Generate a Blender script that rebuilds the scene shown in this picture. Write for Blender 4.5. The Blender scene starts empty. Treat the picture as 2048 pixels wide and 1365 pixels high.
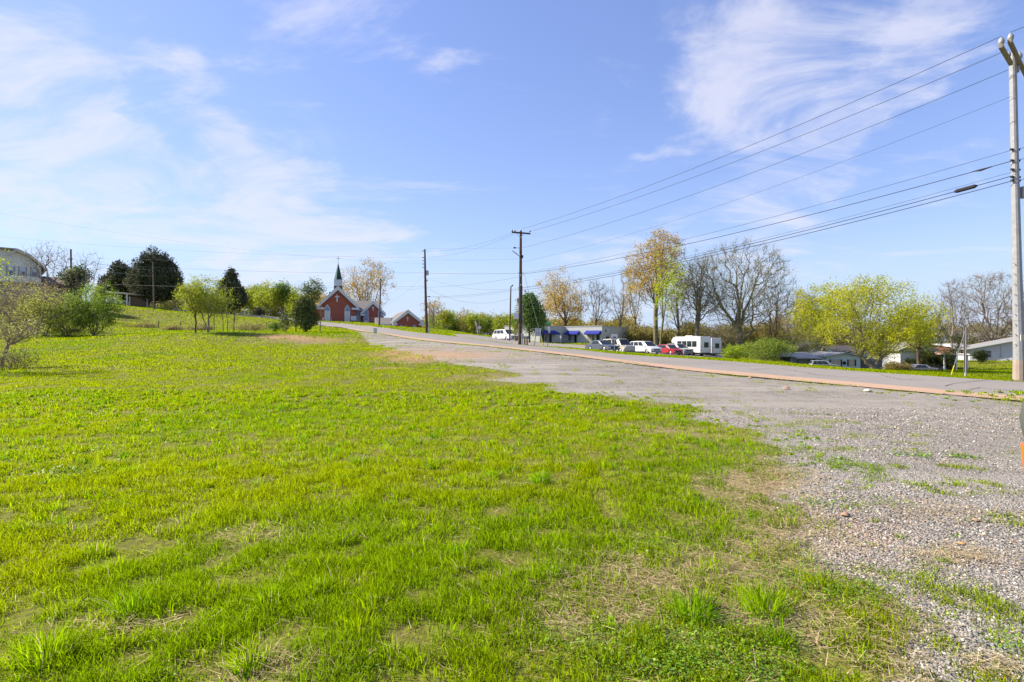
import bpy, bmesh, math, random
import numpy as np
from mathutils import Vector, Matrix
R = math.radians
rng = np.random.default_rng(7)
random.seed(7)
scn = bpy.context.scene
COL = scn.collection

# ------------------------------------------------------------------ camera
F = 1081.0            # focal length in pixels of the 2048-wide photograph (19 mm on 36 mm)
CX, CY, EYE = 1024.0, 682.5, 1.6
cam_d = bpy.data.cameras.new('camera'); cam_d.lens = 36 * F / 2048; cam_d.sensor_width = 36
cam_d.clip_start = 0.05; cam_d.clip_end = 6000
cam = bpy.data.objects.new('camera', cam_d); COL.objects.link(cam)
cam.location = (0, 0, EYE); cam.rotation_euler = (R(90), 0, 0)
scn.camera = cam

# ------------------------------------------------------------------ light
SUN_AZ, SUN_EL = -78.0, 39.0      # azimuth clockwise from +Y (view direction)
to_sun = Vector((math.sin(R(SUN_AZ)) * math.cos(R(SUN_EL)), math.cos(R(SUN_AZ)) * math.cos(R(SUN_EL)), math.sin(R(SUN_EL))))
sl = bpy.data.lights.new('sun', 'SUN'); sl.energy = 5.0; sl.angle = R(0.53); sl.color = (1.0, 0.90, 0.74)
so = bpy.data.objects.new('sun', sl); COL.objects.link(so)
so.rotation_euler = to_sun.to_track_quat('Z', 'Y').to_euler()
vs = scn.view_settings
vs.view_transform = 'Standard'; vs.look = 'None'; vs.exposure = 1.08; vs.gamma = 1.0; vs.use_curve_mapping = False
scn.cycles.max_bounces = 6; scn.cycles.diffuse_bounces = 2; scn.cycles.glossy_bounces = 2
scn.cycles.transmission_bounces = 4; scn.cycles.transparent_max_bounces = 6
scn.cycles.use_denoising = True
scn.cycles.sample_clamp_indirect = 6

# ------------------------------------------------------------------ node helpers
def N(nt, typ, **kw):
    n = nt.nodes.new(typ)
    for k, v in kw.items():
        if k == 'inp':
            for a, b in v.items(): n.inputs[a].default_value = b
        else: setattr(n, k, v)
    return n
def L(nt, a, b): nt.links.new(a, b)
def M_(nt, op, a, b=None, clamp=False):
    n = N(nt, 'ShaderNodeMath', operation=op, use_clamp=clamp)
    for i, v in enumerate((a, b)):
        if v is None: continue
        if isinstance(v, (int, float)): n.inputs[i].default_value = v
        else: L(nt, v, n.inputs[i])
    return n.outputs[0]
def mixc(nt, f, a, b, blend='MIX'):
    n = N(nt, 'ShaderNodeMix', data_type='RGBA', blend_type=blend)
    for s, v in ((n.inputs[0], f), (n.inputs[6], a), (n.inputs[7], b)):
        if isinstance(v, (int, float)): s.default_value = v
        elif isinstance(v, (tuple, list)): s.default_value = (*v[:3], 1)
        else: L(nt, v, s)
    return n.outputs[2]
def ramp(nt, f, stops, interp='LINEAR'):
    n = N(nt, 'ShaderNodeValToRGB'); n.color_ramp.interpolation = interp
    while len(n.color_ramp.elements) < len(stops): n.color_ramp.elements.new(0.5)
    for e, (p, c) in zip(n.color_ramp.elements, stops):
        e.position = p; e.color = (*c, 1) if isinstance(c, (tuple, list)) else (c, c, c, 1)
    L(nt, f, n.inputs[0]); return n.outputs[0]
def noise(nt, vec, scale, detail=4, rough=0.55, dist=0.0):
    n = N(nt, 'ShaderNodeTexNoise', inp={'Scale': scale, 'Detail': detail, 'Roughness': rough, 'Distortion': dist})
    if vec is not None: L(nt, vec, n.inputs['Vector'])
    return n.outputs['Fac']

SKY_GAIN, SKY_K = 1.18, 0.15
# ------------------------------------------------------------------ world: daylight sky with thin cirrus
world = bpy.data.worlds.new('World'); scn.world = world; world.use_nodes = True
wt = world.node_tree; wt.nodes.clear()
wo = N(wt, 'ShaderNodeOutputWorld'); bg = N(wt, 'ShaderNodeBackground', inp={'Strength': 0.105})
L(wt, bg.outputs[0], wo.inputs[0])
sky = N(wt, 'ShaderNodeTexSky', sky_type='NISHITA', sun_disc=False, sun_elevation=R(SUN_EL), sun_rotation=R(SUN_AZ), altitude=200, air_density=1.0, dust_density=0.25, ozone_density=3.0)
tc = N(wt, 'ShaderNodeTexCoord'); sep = N(wt, 'ShaderNodeSeparateXYZ'); L(wt, tc.outputs['Generated'], sep.inputs[0])
dx, dy, dz = sep.outputs
hz = M_(wt, 'ADD', M_(wt, 'MAXIMUM', dz, 0.0), 0.16)
comb = N(wt, 'ShaderNodeCombineXYZ'); L(wt, M_(wt, 'DIVIDE', dx, hz), comb.inputs[0]); L(wt, M_(wt, 'DIVIDE', dy, hz), comb.inputs[1])
plane = comb.outputs[0]
mp = N(wt, 'ShaderNodeMapping', inp={'Rotation': (0, 0, R(28)), 'Scale': (0.55, 1.0, 1.0), 'Location': (3.1, 1.7, 0)}); L(wt, plane, mp.inputs[0])
wisp = noise(wt, mp.outputs[0], 2.1, 9, 0.64, 1.0)
mp2 = N(wt, 'ShaderNodeMapping', inp={'Rotation': (0, 0, R(28)), 'Scale': (0.3, 1.0, 1.0), 'Location': (0.4, 5.0, 0)}); L(wt, plane, mp2.inputs[0])
soft = noise(wt, mp2.outputs[0], 0.75, 4, 0.5, 0.4)
# thin veils where the photograph has them: (px, py, half-width, half-height, tilt, weight), kept in azimuth / elevation
az = M_(wt, 'ARCTAN2', dx, dy); el = M_(wt, 'ARCSINE', dz)
ae = N(wt, 'ShaderNodeCombineXYZ'); L(wt, az, ae.inputs[0]); L(wt, el, ae.inputs[1])
wn = N(wt, 'ShaderNodeTexNoise', inp={'Scale': 2.6, 'Detail': 5, 'Roughness': .6}); L(wt, plane, wn.inputs['Vector'])
wv = N(wt, 'ShaderNodeVectorMath', operation='SUBTRACT', inp={1: (.5, .5, .5)}); L(wt, wn.outputs['Color'], wv.inputs[0]); ws_ = N(wt, 'ShaderNodeVectorMath', operation='SCALE', inp={3: .22}); L(wt, wv.outputs[0], ws_.inputs[0])
aw_ = N(wt, 'ShaderNodeVectorMath', operation='ADD'); L(wt, ae.outputs[0], aw_.inputs[0]); L(wt, ws_.outputs[0], aw_.inputs[1]); ae = aw_
cl_sum = None
for (px, py, hw, hh, tilt, wgt) in [
        (30, 170, 60, 60, 0, .8), (50, 250, 120, 60, -20, .8), (150, 110, 40, 150, 12, .45), (205, 230, 80, 45, -38, .9), (430, 240, 190, 42, -48, .85), (215, 370, 55, 50, 20, .9), (360, 410, 180, 75, -28, .95),
        (540, 490, 240, 60, -5, .5), (40, 430, 110, 40, -40, .7), (930, 135, 70, 18, 0, .75), (600, 330, 50, 30, -35, .7), (480, 330, 60, 30, -40, .5),
        (1500, 70, 150, 60, 52, .9), (1400, 110, 45, 90, 20, .6), (1620, 240, 190, 70, 35, .85), (1740, 170, 170, 50, 45, .75), (1900, 60, 130, 60, 35, .5), (1600, 380, 200, 60, 60, .55), (1230, 490, 200, 30, 8, .45),
        (1480, 440, 260, 40, 15, .45), (1310, 310, 50, 14, 0, .6), (730, 480, 110, 45, 0, .6), (1560, 500, 80, 60, 0, .5), (615, 200, 30, 60, -10, .4)]:
    a = math.atan((px - CX) / F); e = math.atan((CY - py) / math.hypot(F, px - CX))
    m = N(wt, 'ShaderNodeMapping', vector_type='TEXTURE', inp={'Location': (a, e, 0), 'Rotation': (0, 0, R(tilt)), 'Scale': (hw / F, hh / F, 1)})
    L(wt, ae.outputs[0], m.inputs[0])
    ln = N(wt, 'ShaderNodeVectorMath', operation='LENGTH'); L(wt, m.outputs[0], ln.inputs[0])
    mr = N(wt, 'ShaderNodeMapRange', interpolation_type='SMOOTHERSTEP', inp={1: 2.1, 2: 0.0, 3: 0.0, 4: wgt}); L(wt, ln.outputs['Value'], mr.inputs[0])
    cl_sum = mr.outputs[0] if cl_sum is None else M_(wt, 'ADD', cl_sum, mr.outputs[0])
cov = M_(wt, 'ADD', M_(wt, 'MULTIPLY', M_(wt, 'MINIMUM', cl_sum, 1.0), 0.38), M_(wt, 'MULTIPLY', soft, 0.22))
dens = M_(wt, 'ADD', M_(wt, 'MULTIPLY', wisp, 2.2), M_(wt, 'SUBTRACT', cov, 1.32))
mr = N(wt, 'ShaderNodeMapRange', interpolation_type='SMOOTHSTEP', inp={1: -0.10, 2: 0.62, 3: 0.0, 4: 0.70}); L(wt, dens, mr.inputs[0])
cloud_f = mr.outputs[0]
hs = N(wt, 'ShaderNodeHueSaturation', inp={'Saturation': 1.04, 'Value': 1.18, 'Hue': 0.507}); L(wt, sky.outputs[0], hs.inputs['Color'])
skyc = mixc(wt, 1.0, hs.outputs[0], (1.13, 1.0, 1.03), 'MULTIPLY')
bw = N(wt, 'ShaderNodeRGBToBW'); L(wt, skyc, bw.inputs[0])
comp = M_(wt, 'DIVIDE', SKY_GAIN, M_(wt, 'ADD', 1.0, M_(wt, 'MULTIPLY', bw.outputs[0], SKY_K)))
sc_ = N(wt, 'ShaderNodeVectorMath', operation='SCALE'); L(wt, skyc, sc_.inputs[0]); L(wt, comp, sc_.inputs[3]); skyc = sc_.outputs[0]
hzn = N(wt, 'ShaderNodeMapRange', interpolation_type='SMOOTHSTEP', inp={1: 0.20, 2: 0.0, 3: 0.0, 4: 0.85}); L(wt, el, hzn.inputs[0])
skyc = mixc(wt, hzn.outputs[0], skyc, (2.6, 3.35, 4.7))
final = mixc(wt, cloud_f, skyc, (4.0, 4.0, 4.6))
L(wt, final, bg.inputs[0])

# ------------------------------------------------------------------ materials
MAT = {}
def mat(name, col, rough=0.7, spec=0.3, metal=0.0, var=0.12, scale=6.0, bump=0.0, bscale=40.0, col2=None, attr=None, trans=0.0, coat=0.0):
    if name in MAT: return MAT[name]
    m = bpy.data.materials.new(name); m.use_nodes = True; nt = m.node_tree
    b = nt.nodes['Principled BSDF']; out = nt.nodes['Material Output']
    b.inputs['Roughness'].default_value = rough; b.inputs['Specular IOR Level'].default_value = spec; b.inputs['Metallic'].default_value = metal
    if coat: b.inputs['Coat Weight'].default_value = coat
    t = N(nt, 'ShaderNodeTexCoord')
    c2 = col2 or tuple(c * 0.6 for c in col)
    if attr:
        a = N(nt, 'ShaderNodeAttribute', attribute_name=attr); src = a.outputs['Color']
        L(nt, src, b.inputs['Base Color'])
    else:
        f = noise(nt, t.outputs['Object'], scale, 5, 0.6)
        f = M_(nt, 'MULTIPLY', ramp(nt, f, [(0.3, 0.0), (0.75, 1.0)]), var / 0.4 if col2 is None else 1.0, True)
        src = mixc(nt, f, col, c2); L(nt, src, b.inputs['Base Color'])
    if bump:
        bn = N(nt, 'ShaderNodeBump', inp={'Strength': bump, 'Distance': 0.02}); L(nt, noise(nt, t.outputs['Object'], bscale, 4), bn.inputs['Height']); L(nt, bn.outputs[0], b.inputs['Normal'])
    if trans:
        tr = N(nt, 'ShaderNodeBsdfTranslucent'); L(nt, src, tr.inputs[0])
        mx = N(nt, 'ShaderNodeMixShader', inp={0: trans}); L(nt, b.outputs[0], mx.inputs[1]); L(nt, tr.outputs[0], mx.inputs[2]); L(nt, mx.outputs[0], out.inputs[0])
    MAT[name] = m; return m

def linear(r, g, b): return tuple(((c / 255) / 12.92 if c / 255 <= 0.04045 else ((c / 255 + 0.055) / 1.055) ** 2.4) for c in (r, g, b))

# ------------------------------------------------------------------ objects
def link(o, parent=None):
    COL.objects.link(o)
    if parent is not None: o.parent = parent
    return o
def tag(o, label=None, cat=None, group=None, kind=None):
    if label: o['label'] = label
    if cat: o['category'] = cat
    if group: o['group'] = group
    if kind: o['kind'] = kind
    return o
def empty(name, loc, rz=0.0, label=None, cat=None, group=None):
    o = bpy.data.objects.new(name, None); o.empty_display_size = 0.2
    link(o); o.location = loc; o.rotation_euler = (0, 0, rz)
    return tag(o, label, cat, group)
def copy_tree(o, parent=None):
    c = o.copy(); link(c, parent)
    for ch in list(o.children): copy_tree(ch, c)
    return c
def tri_mesh(name, V, T, col=None, smooth=False, quads=False):
    me = bpy.data.meshes.new(name); V = np.asarray(V, np.float32); T = np.asarray(T, np.int32)
    k = T.shape[1]
    me.vertices.add(len(V)); me.vertices.foreach_set('co', V.ravel())
    me.loops.add(T.size); me.loops.foreach_set('vertex_index', T.ravel())
    me.polygons.add(len(T)); me.polygons.foreach_set('loop_start', np.arange(0, T.size, k, dtype=np.int32))
    if smooth: me.polygons.foreach_set('use_smooth', np.ones(len(T), bool))
    if col is not None:
        ca = me.color_attributes.new('col', 'FLOAT_COLOR', 'POINT')
        c4 = np.ones((len(V), 4), np.float32); c4[:, :3] = col; ca.data.foreach_set('color', c4.ravel())
    me.update(calc_edges=True); return me
def up_normals(me, nrm):
    a = me.attributes.new('custom_normal', 'FLOAT_VECTOR', 'POINT'); a.data.foreach_set('vector', np.ascontiguousarray(nrm, np.float32).ravel())
def mesh_obj(name, me, material, parent=None):
    o = bpy.data.objects.new(name, me); me.materials.append(material); return link(o, parent)

class MB:
    """collects boxes, prisms, tubes and quads into one mesh"""
    def __init__(s): s.v = []; s.f = []
    def add(s, vs, fs):
        k = len(s.v); s.v += [tuple(v) for v in vs]; s.f += [tuple(i + k for i in f) for f in fs]; return s
    def box(s, x0, x1, y0, y1, z0, z1):
        return s.add([(x0, y0, z0), (x1, y0, z0), (x1, y1, z0), (x0, y1, z0), (x0, y0, z1), (x1, y0, z1), (x1, y1, z1), (x0, y1, z1)],
                     [(0, 3, 2, 1), (4, 5, 6, 7), (0, 1, 5, 4), (1, 2, 6, 5), (2, 3, 7, 6), (3, 0, 4, 7)])
    def prism(s, poly, a0, a1, axis='y'):
        """polygon in the plane across `axis`, extruded from a0 to a1; poly points are (u, w)"""
        n = len(poly)
        mk = {'y': lambda u, w, a: (u, a, w), 'x': lambda u, w, a: (a, u, w), 'z': lambda u, w, a: (u, w, a)}[axis]
        s.add([mk(u, w, a0) for u, w in poly] + [mk(u, w, a1) for u, w in poly],
              [tuple(range(n)), tuple(range(2 * n - 1, n - 1, -1))] + [(i, i + n, (i + 1) % n + n, (i + 1) % n) for i in range(n)])
        return s
    def tube(s, pts, rs, n=8, cap=True):
        pts = [Vector(p) for p in pts]
        if not isinstance(rs, (list, tuple)): rs = [rs] * len(pts)
        k = len(s.v)
        for i, p in enumerate(pts):
            d = (pts[min(i + 1, len(pts) - 1)] - pts[max(i - 1, 0)]).normalized()
            a = d.orthogonal() if abs(d.z) < 0.95 else Vector((1, 0, 0)) - d * d.x
            if abs(d.z) < 0.95: a = d.cross(Vector((0, 0, 1)))
            a.normalize(); b = d.cross(a)
            for j in range(n):
                t = 2 * math.pi * (j + .5) / n; s.v.append(tuple(p + (a * math.cos(t) + b * math.sin(t)) * rs[i]))
        for i in range(len(pts) - 1):
            for j in range(n):
                a0 = k + i * n + j; a1 = k + i * n + (j + 1) % n
                s.f.append((a0, a1, a1 + n, a0 + n))
        if cap:
            s.f.append(tuple(k + j for j in range(n - 1, -1, -1))); e = k + (len(pts) - 1) * n; s.f.append(tuple(e + j for j in range(n)))
        return s
    def quad(s, *p): return s.add(p, [tuple(range(len(p)))])
    def build(s, name, material, parent=None, smooth=False, bevel=0.0, loc=None, bev_seg=2):
        me = bpy.data.meshes.new(name); me.from_pydata(s.v, [], s.f)
        bm = bmesh.new(); bm.from_mesh(me); bmesh.ops.recalc_face_normals(bm, faces=bm.faces)
        if bevel:
            es = [e for e in bm.edges if len(e.link_faces) == 2 and e.calc_face_angle(0) > R(28)]
            bmesh.ops.bevel(bm, geom=es, offset=bevel, segments=bev_seg, profile=0.6, affect='EDGES', clamp_overlap=True)
        bm.to_mesh(me); bm.free()
        if smooth or bevel: me.polygons.foreach_set('use_smooth', [True] * len(me.polygons)); 
        if bevel or smooth:
            try: me.set_sharp_from_angle(angle=R(35))
            except Exception: pass
        o = mesh_obj(name, me, material, parent)
        if loc: o.location = loc
        return o

# ------------------------------------------------------------------ value noise for placing things
_tab = np.random.default_rng(3).random((256, 256))
def vnoise(x, y, s):
    x = np.asarray(x) / s; y = np.asarray(y) / s
    xi = np.floor(x).astype(int); yi = np.floor(y).astype(int); fx = x - xi; fy = y - yi
    fx = fx * fx * (3 - 2 * fx); fy = fy * fy * (3 - 2 * fy)
    g = lambda a, b: _tab[a & 255, b & 255]
    return (g(xi, yi) * (1 - fx) + g(xi + 1, yi) * fx) * (1 - fy) + (g(xi, yi + 1) * (1 - fx) + g(xi + 1, yi + 1) * fx) * fy
def fbm(x, y, s, o=3):
    t = 0; a = 1; w = 0
    for i in range(o): t = t + a * vnoise(np.asarray(x) + 37.1 * i, np.asarray(y) - 11.7 * i, s / 2 ** i); w += a; a *= .5
    return t / w

# ------------------------------------------------------------------ terrain heights: known spots (pixel of the spot, its distance) and a smooth surface through them
def P(px, py, D): return ((px - CX) / F * D, D, EYE + (CY - py) / F * D)
NEAR = [(2048, 805, 14.1), (1711, 773, 17.3), (1477, 752, 20.5), (1307, 735, 23.7), (1123, 710, 28.5), (991, 695, 33.3), (893, 686, 38.1), (817, 677, 43.5),
        (770, 669.5, 52), (745, 666, 60), (719, 663, 70), (682, 657.5, 84), (645, 653.5, 96), (600, 645, 103), (545, 637.5, 106), (490, 632.5, 106), (430, 628, 106), (340, 621, 107)]
FAR = [(2048, 764, 21.1), (1830, 751, 24), (1640, 737.5, 27.2), (1450, 722, 31.4), (1240, 710.5, 37.8), (1175, 701.5, 40.3), (1060, 692, 45.8), (990, 684.5, 49.9),
       (920, 674.5, 54.9), (860, 668, 60), (800, 660.5, 72), (770, 656, 81), (740, 652, 91), (700, 648, 101), (655, 645, 109), (600, 640, 113), (545, 634, 115), (490, 629.5, 114), (430, 626, 113), (340, 619, 113)]
SPOTS = NEAR + FAR + [
    (390, 664, 47), (200, 671, 52), (100, 676, 48), (20, 735, 24), (-120, 740, 24), (300, 668, 50), (250, 640, 80), (300, 615, 109), (240, 611, 107), (150, 604, 92), (40, 588, 86), (-120, 588, 85),
    (-100, 660, 50), (380, 641, 85), (500, 641, 92), (560, 666, 57), (610, 663, 62), (450, 661, 53), (500, 700, 34), (200, 720, 29), (700, 690, 40), (700, 720, 27), (850, 712, 27.5), (1000, 740, 21),
    (900, 780, 16.5), (640, 643.5, 124), (715, 645.5, 124), (760, 647, 122), (800, 655, 118), (848, 660, 116), (853, 667, 62), (900, 661, 85), (985, 675, 95), (1012, 681, 84), (1041, 692, 48),
    (1205, 702, 70), (1240, 706, 74), (1290, 707, 76), (1340, 709, 80), (1400, 711.5, 84), (1440, 712, 90), (1204, 687, 105), (1265, 688, 118), (1080, 685.5, 101), (1125, 686, 109), (1310, 700, 104), (1470, 703, 100),
    (1380, 715, 58), (1500, 720, 62), (1540, 728, 70), (1680, 743, 100), (1750, 738.5, 72), (1930, 753, 55), (1990, 722, 105), (1960, 742, 70), (1850, 743, 80), (1600, 735, 85),
    (2100, 735, 80), (1940, 758, 40)]
WORLD_SPOTS = [(x, y, 0.0) for x in (-12, -6, 0, 6) for y in (-6, 0, 5, 10)] + [(12, 0, 0), (12, 8, -.02), (-5, 14, .02), (3, 14.5, .02), (8, 14, 0), (-20, 8, 0), (-20, -6, 0), (20, -8, 0), (24, 24.5, -.5), (19.5, 30.6, -.4), (28, 10, -.2), (40, 20, -1.5),
    (17, 35.5, -.2), (60, 0, -2), (60, 40, -2.6), (-60, 0, .3), (-60, 25, 1.0), (-45, 30, .9), (0, -40, 0), (60, -60, -1), (-60, -60, 0), (0, 150, 2.5), (-45, 150, 5.5), (-90, 150, 8), (40, 150, .8), (90, 150, -2.5), (140, 150, -3), (0, 220, 2), (-100, 250, 6),
    (100, 250, -2), (-200, 120, 9), (200, 120, -3), (-160, 40, 4), (160, 40, -3), (0, 500, 1), (-400, 400, 3), (400, 400, -2), (-400, 0, 2), (400, 0, -3), (0, -400, 0), (1500, 1500, 0), (-1500, 1500, 0), (1500, -1500, 0), (-1500, -1500, 0), (0, 1500, 0)]
_C = np.array([P(*s) for s in SPOTS] + WORLD_SPOTS, float)
_K = lambda r2: np.sqrt(r2 + 16.0)
_A = _K(((_C[:, None, :2] - _C[None, :, :2]) ** 2).sum(-1)); _n = len(_C)
_Q = np.c_[np.ones(_n), _C[:, :2] / 100]
_S = np.block([[-_A + np.eye(_n) * 0.5, _Q], [_Q.T, np.zeros((3, 3))]])
_w = np.linalg.solve(_S, np.r_[_C[:, 2], 0, 0, 0])
def H(x, y):
    x = np.atleast_1d(np.asarray(x, float)); y = np.atleast_1d(np.asarray(y, float)); sh = x.shape; x = x.ravel(); y = y.ravel(); out = np.empty(len(x))
    for i in range(0, len(x), 60000):
        a, b = x[i:i + 60000], y[i:i + 60000]
        out[i:i + 60000] = -_K((a[:, None] - _C[:, 0]) ** 2 + (b[:, None] - _C[:, 1]) ** 2) @ _w[:_n] + _w[_n] + (_w[_n + 1] * a + _w[_n + 2] * b) / 100
    return out.reshape(sh)
def hz1(x, y): return float(H(x, y)[0])
def on(px, D): x = (px - CX) / F * D; return Vector((x, D, hz1(x, D)))
def zat(py, D): return EYE + (CY - py) / F * D
def resample(pts, n):
    p = np.array(pts, float); s = np.r_[0, np.cumsum(np.linalg.norm(np.diff(p, axis=0), axis=1))]
    t = np.linspace(0, s[-1], n); return np.c_[tuple(np.interp(t, s, p[:, k]) for k in range(p.shape[1]))]
def smooth_line(p, it=12):
    p = p.copy()
    for _ in range(it): p[1:-1] = .25 * p[:-2] + .5 * p[1:-1] + .25 * p[2:]
    return p
def inside(poly, x, y):
    r = np.zeros(len(x), bool); n = len(poly)
    for i in range(n):
        x0, y0 = poly[i]; x1, y1 = poly[(i + 1) % n]
        c = (y0 > y) != (y1 > y); r ^= c & (x < (x1 - x0) * (y - y0) / ((y1 - y0) if y1 != y0 else 1e-9) + x0)
    return r
def sdist(poly, x, y, closed=True):
    d = np.full(len(x), 1e9); n = len(poly)
    for i in range(n if closed else n - 1):
        a = np.array(poly[i]); b = np.array(poly[(i + 1) % n]); ab = b - a; l2 = max(ab @ ab, 1e-9)
        t = np.clip(((x - a[0]) * ab[0] + (y - a[1]) * ab[1]) / l2, 0, 1)
        d = np.minimum(d, np.hypot(x - a[0] - t * ab[0], y - a[1] - t * ab[1]))
    return np.where(inside(poly, x, y), d, -d) if closed else d
def ground_hit(px, py):
    """where the sight line through a pixel meets the ground"""
    D = np.concatenate([np.arange(1.5, 60, .05), np.arange(60, 200, .3)])
    x = (px - CX) / F * D; z = EYE + (CY - py) / F * D; k = np.argmax(z < H(x, D)); return (x[k], D[k])
_o = np.array([[1, 0, 0], [-1, 0, 0], [0, 1, 0], [0, -1, 0], [0, 0, 1], [0, 0, -1], [.62, .62, .45], [-.62, .62, .35], [.62, -.62, .4], [-.62, -.62, .45]], float)
_of = np.array([[0, 6, 4], [6, 2, 4], [2, 7, 4], [7, 1, 4], [1, 9, 4], [9, 3, 4], [3, 8, 4], [8, 0, 4], [0, 2, 6], [2, 1, 7], [1, 3, 9], [3, 0, 8]])

# ------------------------------------------------------------------ ground zones
def plan(pts): return [P(*p)[:2] for p in pts]
_far_end = np.array([(13.4, 14.1)]); _dir = np.array([.6, -.8])
near_pl = [tuple(np.array([13.36, 14.1]) + _dir * 45)] + plan(NEAR)
far_pl = [tuple(np.array([20.0, 21.1]) + _dir * 45)] + plan(FAR)
NR = 260
near_w = smooth_line(resample(near_pl, NR), 14); far_w = smooth_line(resample(far_pl, NR), 14)
road_poly = [tuple(p) for p in near_w[::6]] + [tuple(near_w[-1]), tuple(far_w[-1])] + [tuple(p) for p in far_w[::-6]] + [tuple(far_w[0])]
LOT_UP = [(905, 670.8, 70), (940, 673, 78), (985, 677, 88), (1010, 678.5, 92), (1060, 682, 96), (1110, 688, 97), (1165, 694, 96), (1215, 697, 92), (1300, 701, 92), (1380, 705, 95), (1445, 708, 98)]
LOT_LO = [(915, 674.3, 55.5), (960, 680.5, 52), (1030, 689, 48.5), (1062, 690, 50), (1100, 691.8, 54), (1150, 695.8, 57), (1200, 700.5, 60), (1260, 705.5, 64), (1330, 711.5, 66), (1400, 715, 70), (1450, 717, 72)]
lot_up = resample(plan(LOT_UP), 120); lot_lo = resample(plan(LOT_LO), 120)
lot_poly = [tuple(p) for p in lot_up[::5]] + [tuple(lot_up[-1])] + [tuple(p) for p in lot_lo[::-5]] + [tuple(lot_lo[0])]

GRAV_PX = [(740, 690), (800, 700), (860, 714), (930, 731), (1010, 742), (1060, 752), (985, 760), (1080, 772), (1180, 788), (1300, 806), (1400, 826), (1480, 858), (1540, 905), (1610, 950), (1590, 1000), (1690, 1050), (1650, 1110), (1740, 1200), (1810, 1365), (1850, 1500)]
grav_poly = [ground_hit(*p) for p in GRAV_PX] + [(3.2, -3), (16, -3), tuple(near_w[18])] + [tuple(near_w[i]) for i in range(20, 175, 6)]
def zones(x, y):
    """signed metres into the gravel, dryness of the lawn (0 to 1), bare soil (0 to 1)"""
    x = np.asarray(x, float); y = np.asarray(y, float)
    D_ = np.hypot(x, y); sc = np.clip(D_ / 11, .16, 1)
    g = sdist(grav_poly, x, y) + (fbm(x, y, 1.6, 3) - .5) * 1.6 * sc + (fbm(x, y, .35, 2) - .5) * .35
    dry = np.clip(1.0 - np.abs(g / sc + .35) / 1.2, 0, 1) * .50 * np.clip(1.5 - y / 14, .25, 1)
    for (px, py, rx, ry, w) in DRY:
        cx, cy = px, py
        dry = dry + w * np.exp(-(((x - cx) / rx) ** 2 + ((y - cy) / ry) ** 2))
    soil = np.zeros_like(x)
    for (cx, cy, rx, ry, w) in SOIL: soil = soil + w * np.exp(-(((x - cx) / rx) ** 2 + ((y - cy) / ry) ** 2))
    n = fbm(x, y, .9, 3); n2 = fbm(x + 50, y - 20, 3.5, 3)
    dry = dry * (.45 + 1.1 * n) + np.clip((n2 - .70) * 1.4, 0, .3) + np.clip((n - .70) * 2.0, 0, .35)
    return g, np.clip(dry, 0, 1), np.clip(soil * (.5 + n), 0, 1)
DRY = [(*ground_hit(1300, 862), .8, 1.0, .8), (*ground_hit(1560, 985), .9, .9, .6), (*ground_hit(1250, 1170), .55, .4, .75), (*ground_hit(1480, 1120), .6, .5, .6), (*ground_hit(1150, 1230), .35, .2, .6), (*ground_hit(1560, 1240), .35, .25, .6),
       (*ground_hit(200, 735), 2.2, 1.5, .35), (*ground_hit(250, 826), 1.4, .4, .5), (*ground_hit(620, 684), 4, 2.6, .7), (*ground_hit(700, 712), 4, 1.6, .3), (*ground_hit(250, 1265), .3, .1, .8), (*ground_hit(560, 1075), .5, .15, .5), (*ground_hit(560, 1340), .25, .1, .7), (*ground_hit(1000, 755), 2.5, 1.0, .7), (*ground_hit(860, 722), 3, 1.2, .6)]
SOIL = [(*ground_hit(880, 712), 3.2, 2.6, .8), (*ground_hit(800, 703), 2.4, 2.0, .5), (*ground_hit(570, 674), 3.0, 2.2, .8), (*ground_hit(640, 680), 3.0, 1.2, .5), (*ground_hit(775, 737), .8, .25, .8), (*ground_hit(1680, 1060), .5, .7, .5)]

# ------------------------------------------------------------------ ground sheet
def lines(lo, hi, fine0, fine1, step, grow=1.055):
    a = list(np.arange(fine0, fine1 + 1e-6, step)); d = step
    while a[-1] < hi: d *= grow; a.append(a[-1] + d)
    d = step
    while a[0] > lo: d *= grow; a.insert(0, a[0] - d)
    return np.array(a)
gx = lines(-1800, 1800, -13, 17, .28); gy = lines(-900, 2200, 1.5, 24, .28, 1.045)
GX, GY = np.meshgrid(gx, gy); fx, fy = GX.ravel(), GY.ravel()
GZ = H(fx, fy)
mask_r = np.clip(np.maximum(sdist(road_poly, fx, fy), sdist(lot_poly, fx, fy)) / .8, 0, 1)
GZ = GZ + (fbm(fx, fy, 2.2, 3) - .5) * .06 * np.clip(1 - mask_r * 2, 0, 1) - mask_r * .12
g_sd, g_dry, g_soil = zones(fx, fy)
ny, nx = GX.shape; idx = np.arange(ny * nx).reshape(ny, nx)
Q = np.stack([idx[:-1, :-1], idx[:-1, 1:], idx[1:, 1:], idx[1:, :-1]], -1).reshape(-1, 4)
gcol = np.c_[np.clip(g_sd / 4 + .5, 0, 1), g_dry, g_soil]
gme = tri_mesh('ground', np.c_[fx, fy, GZ], Q, gcol, smooth=True)

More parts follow.
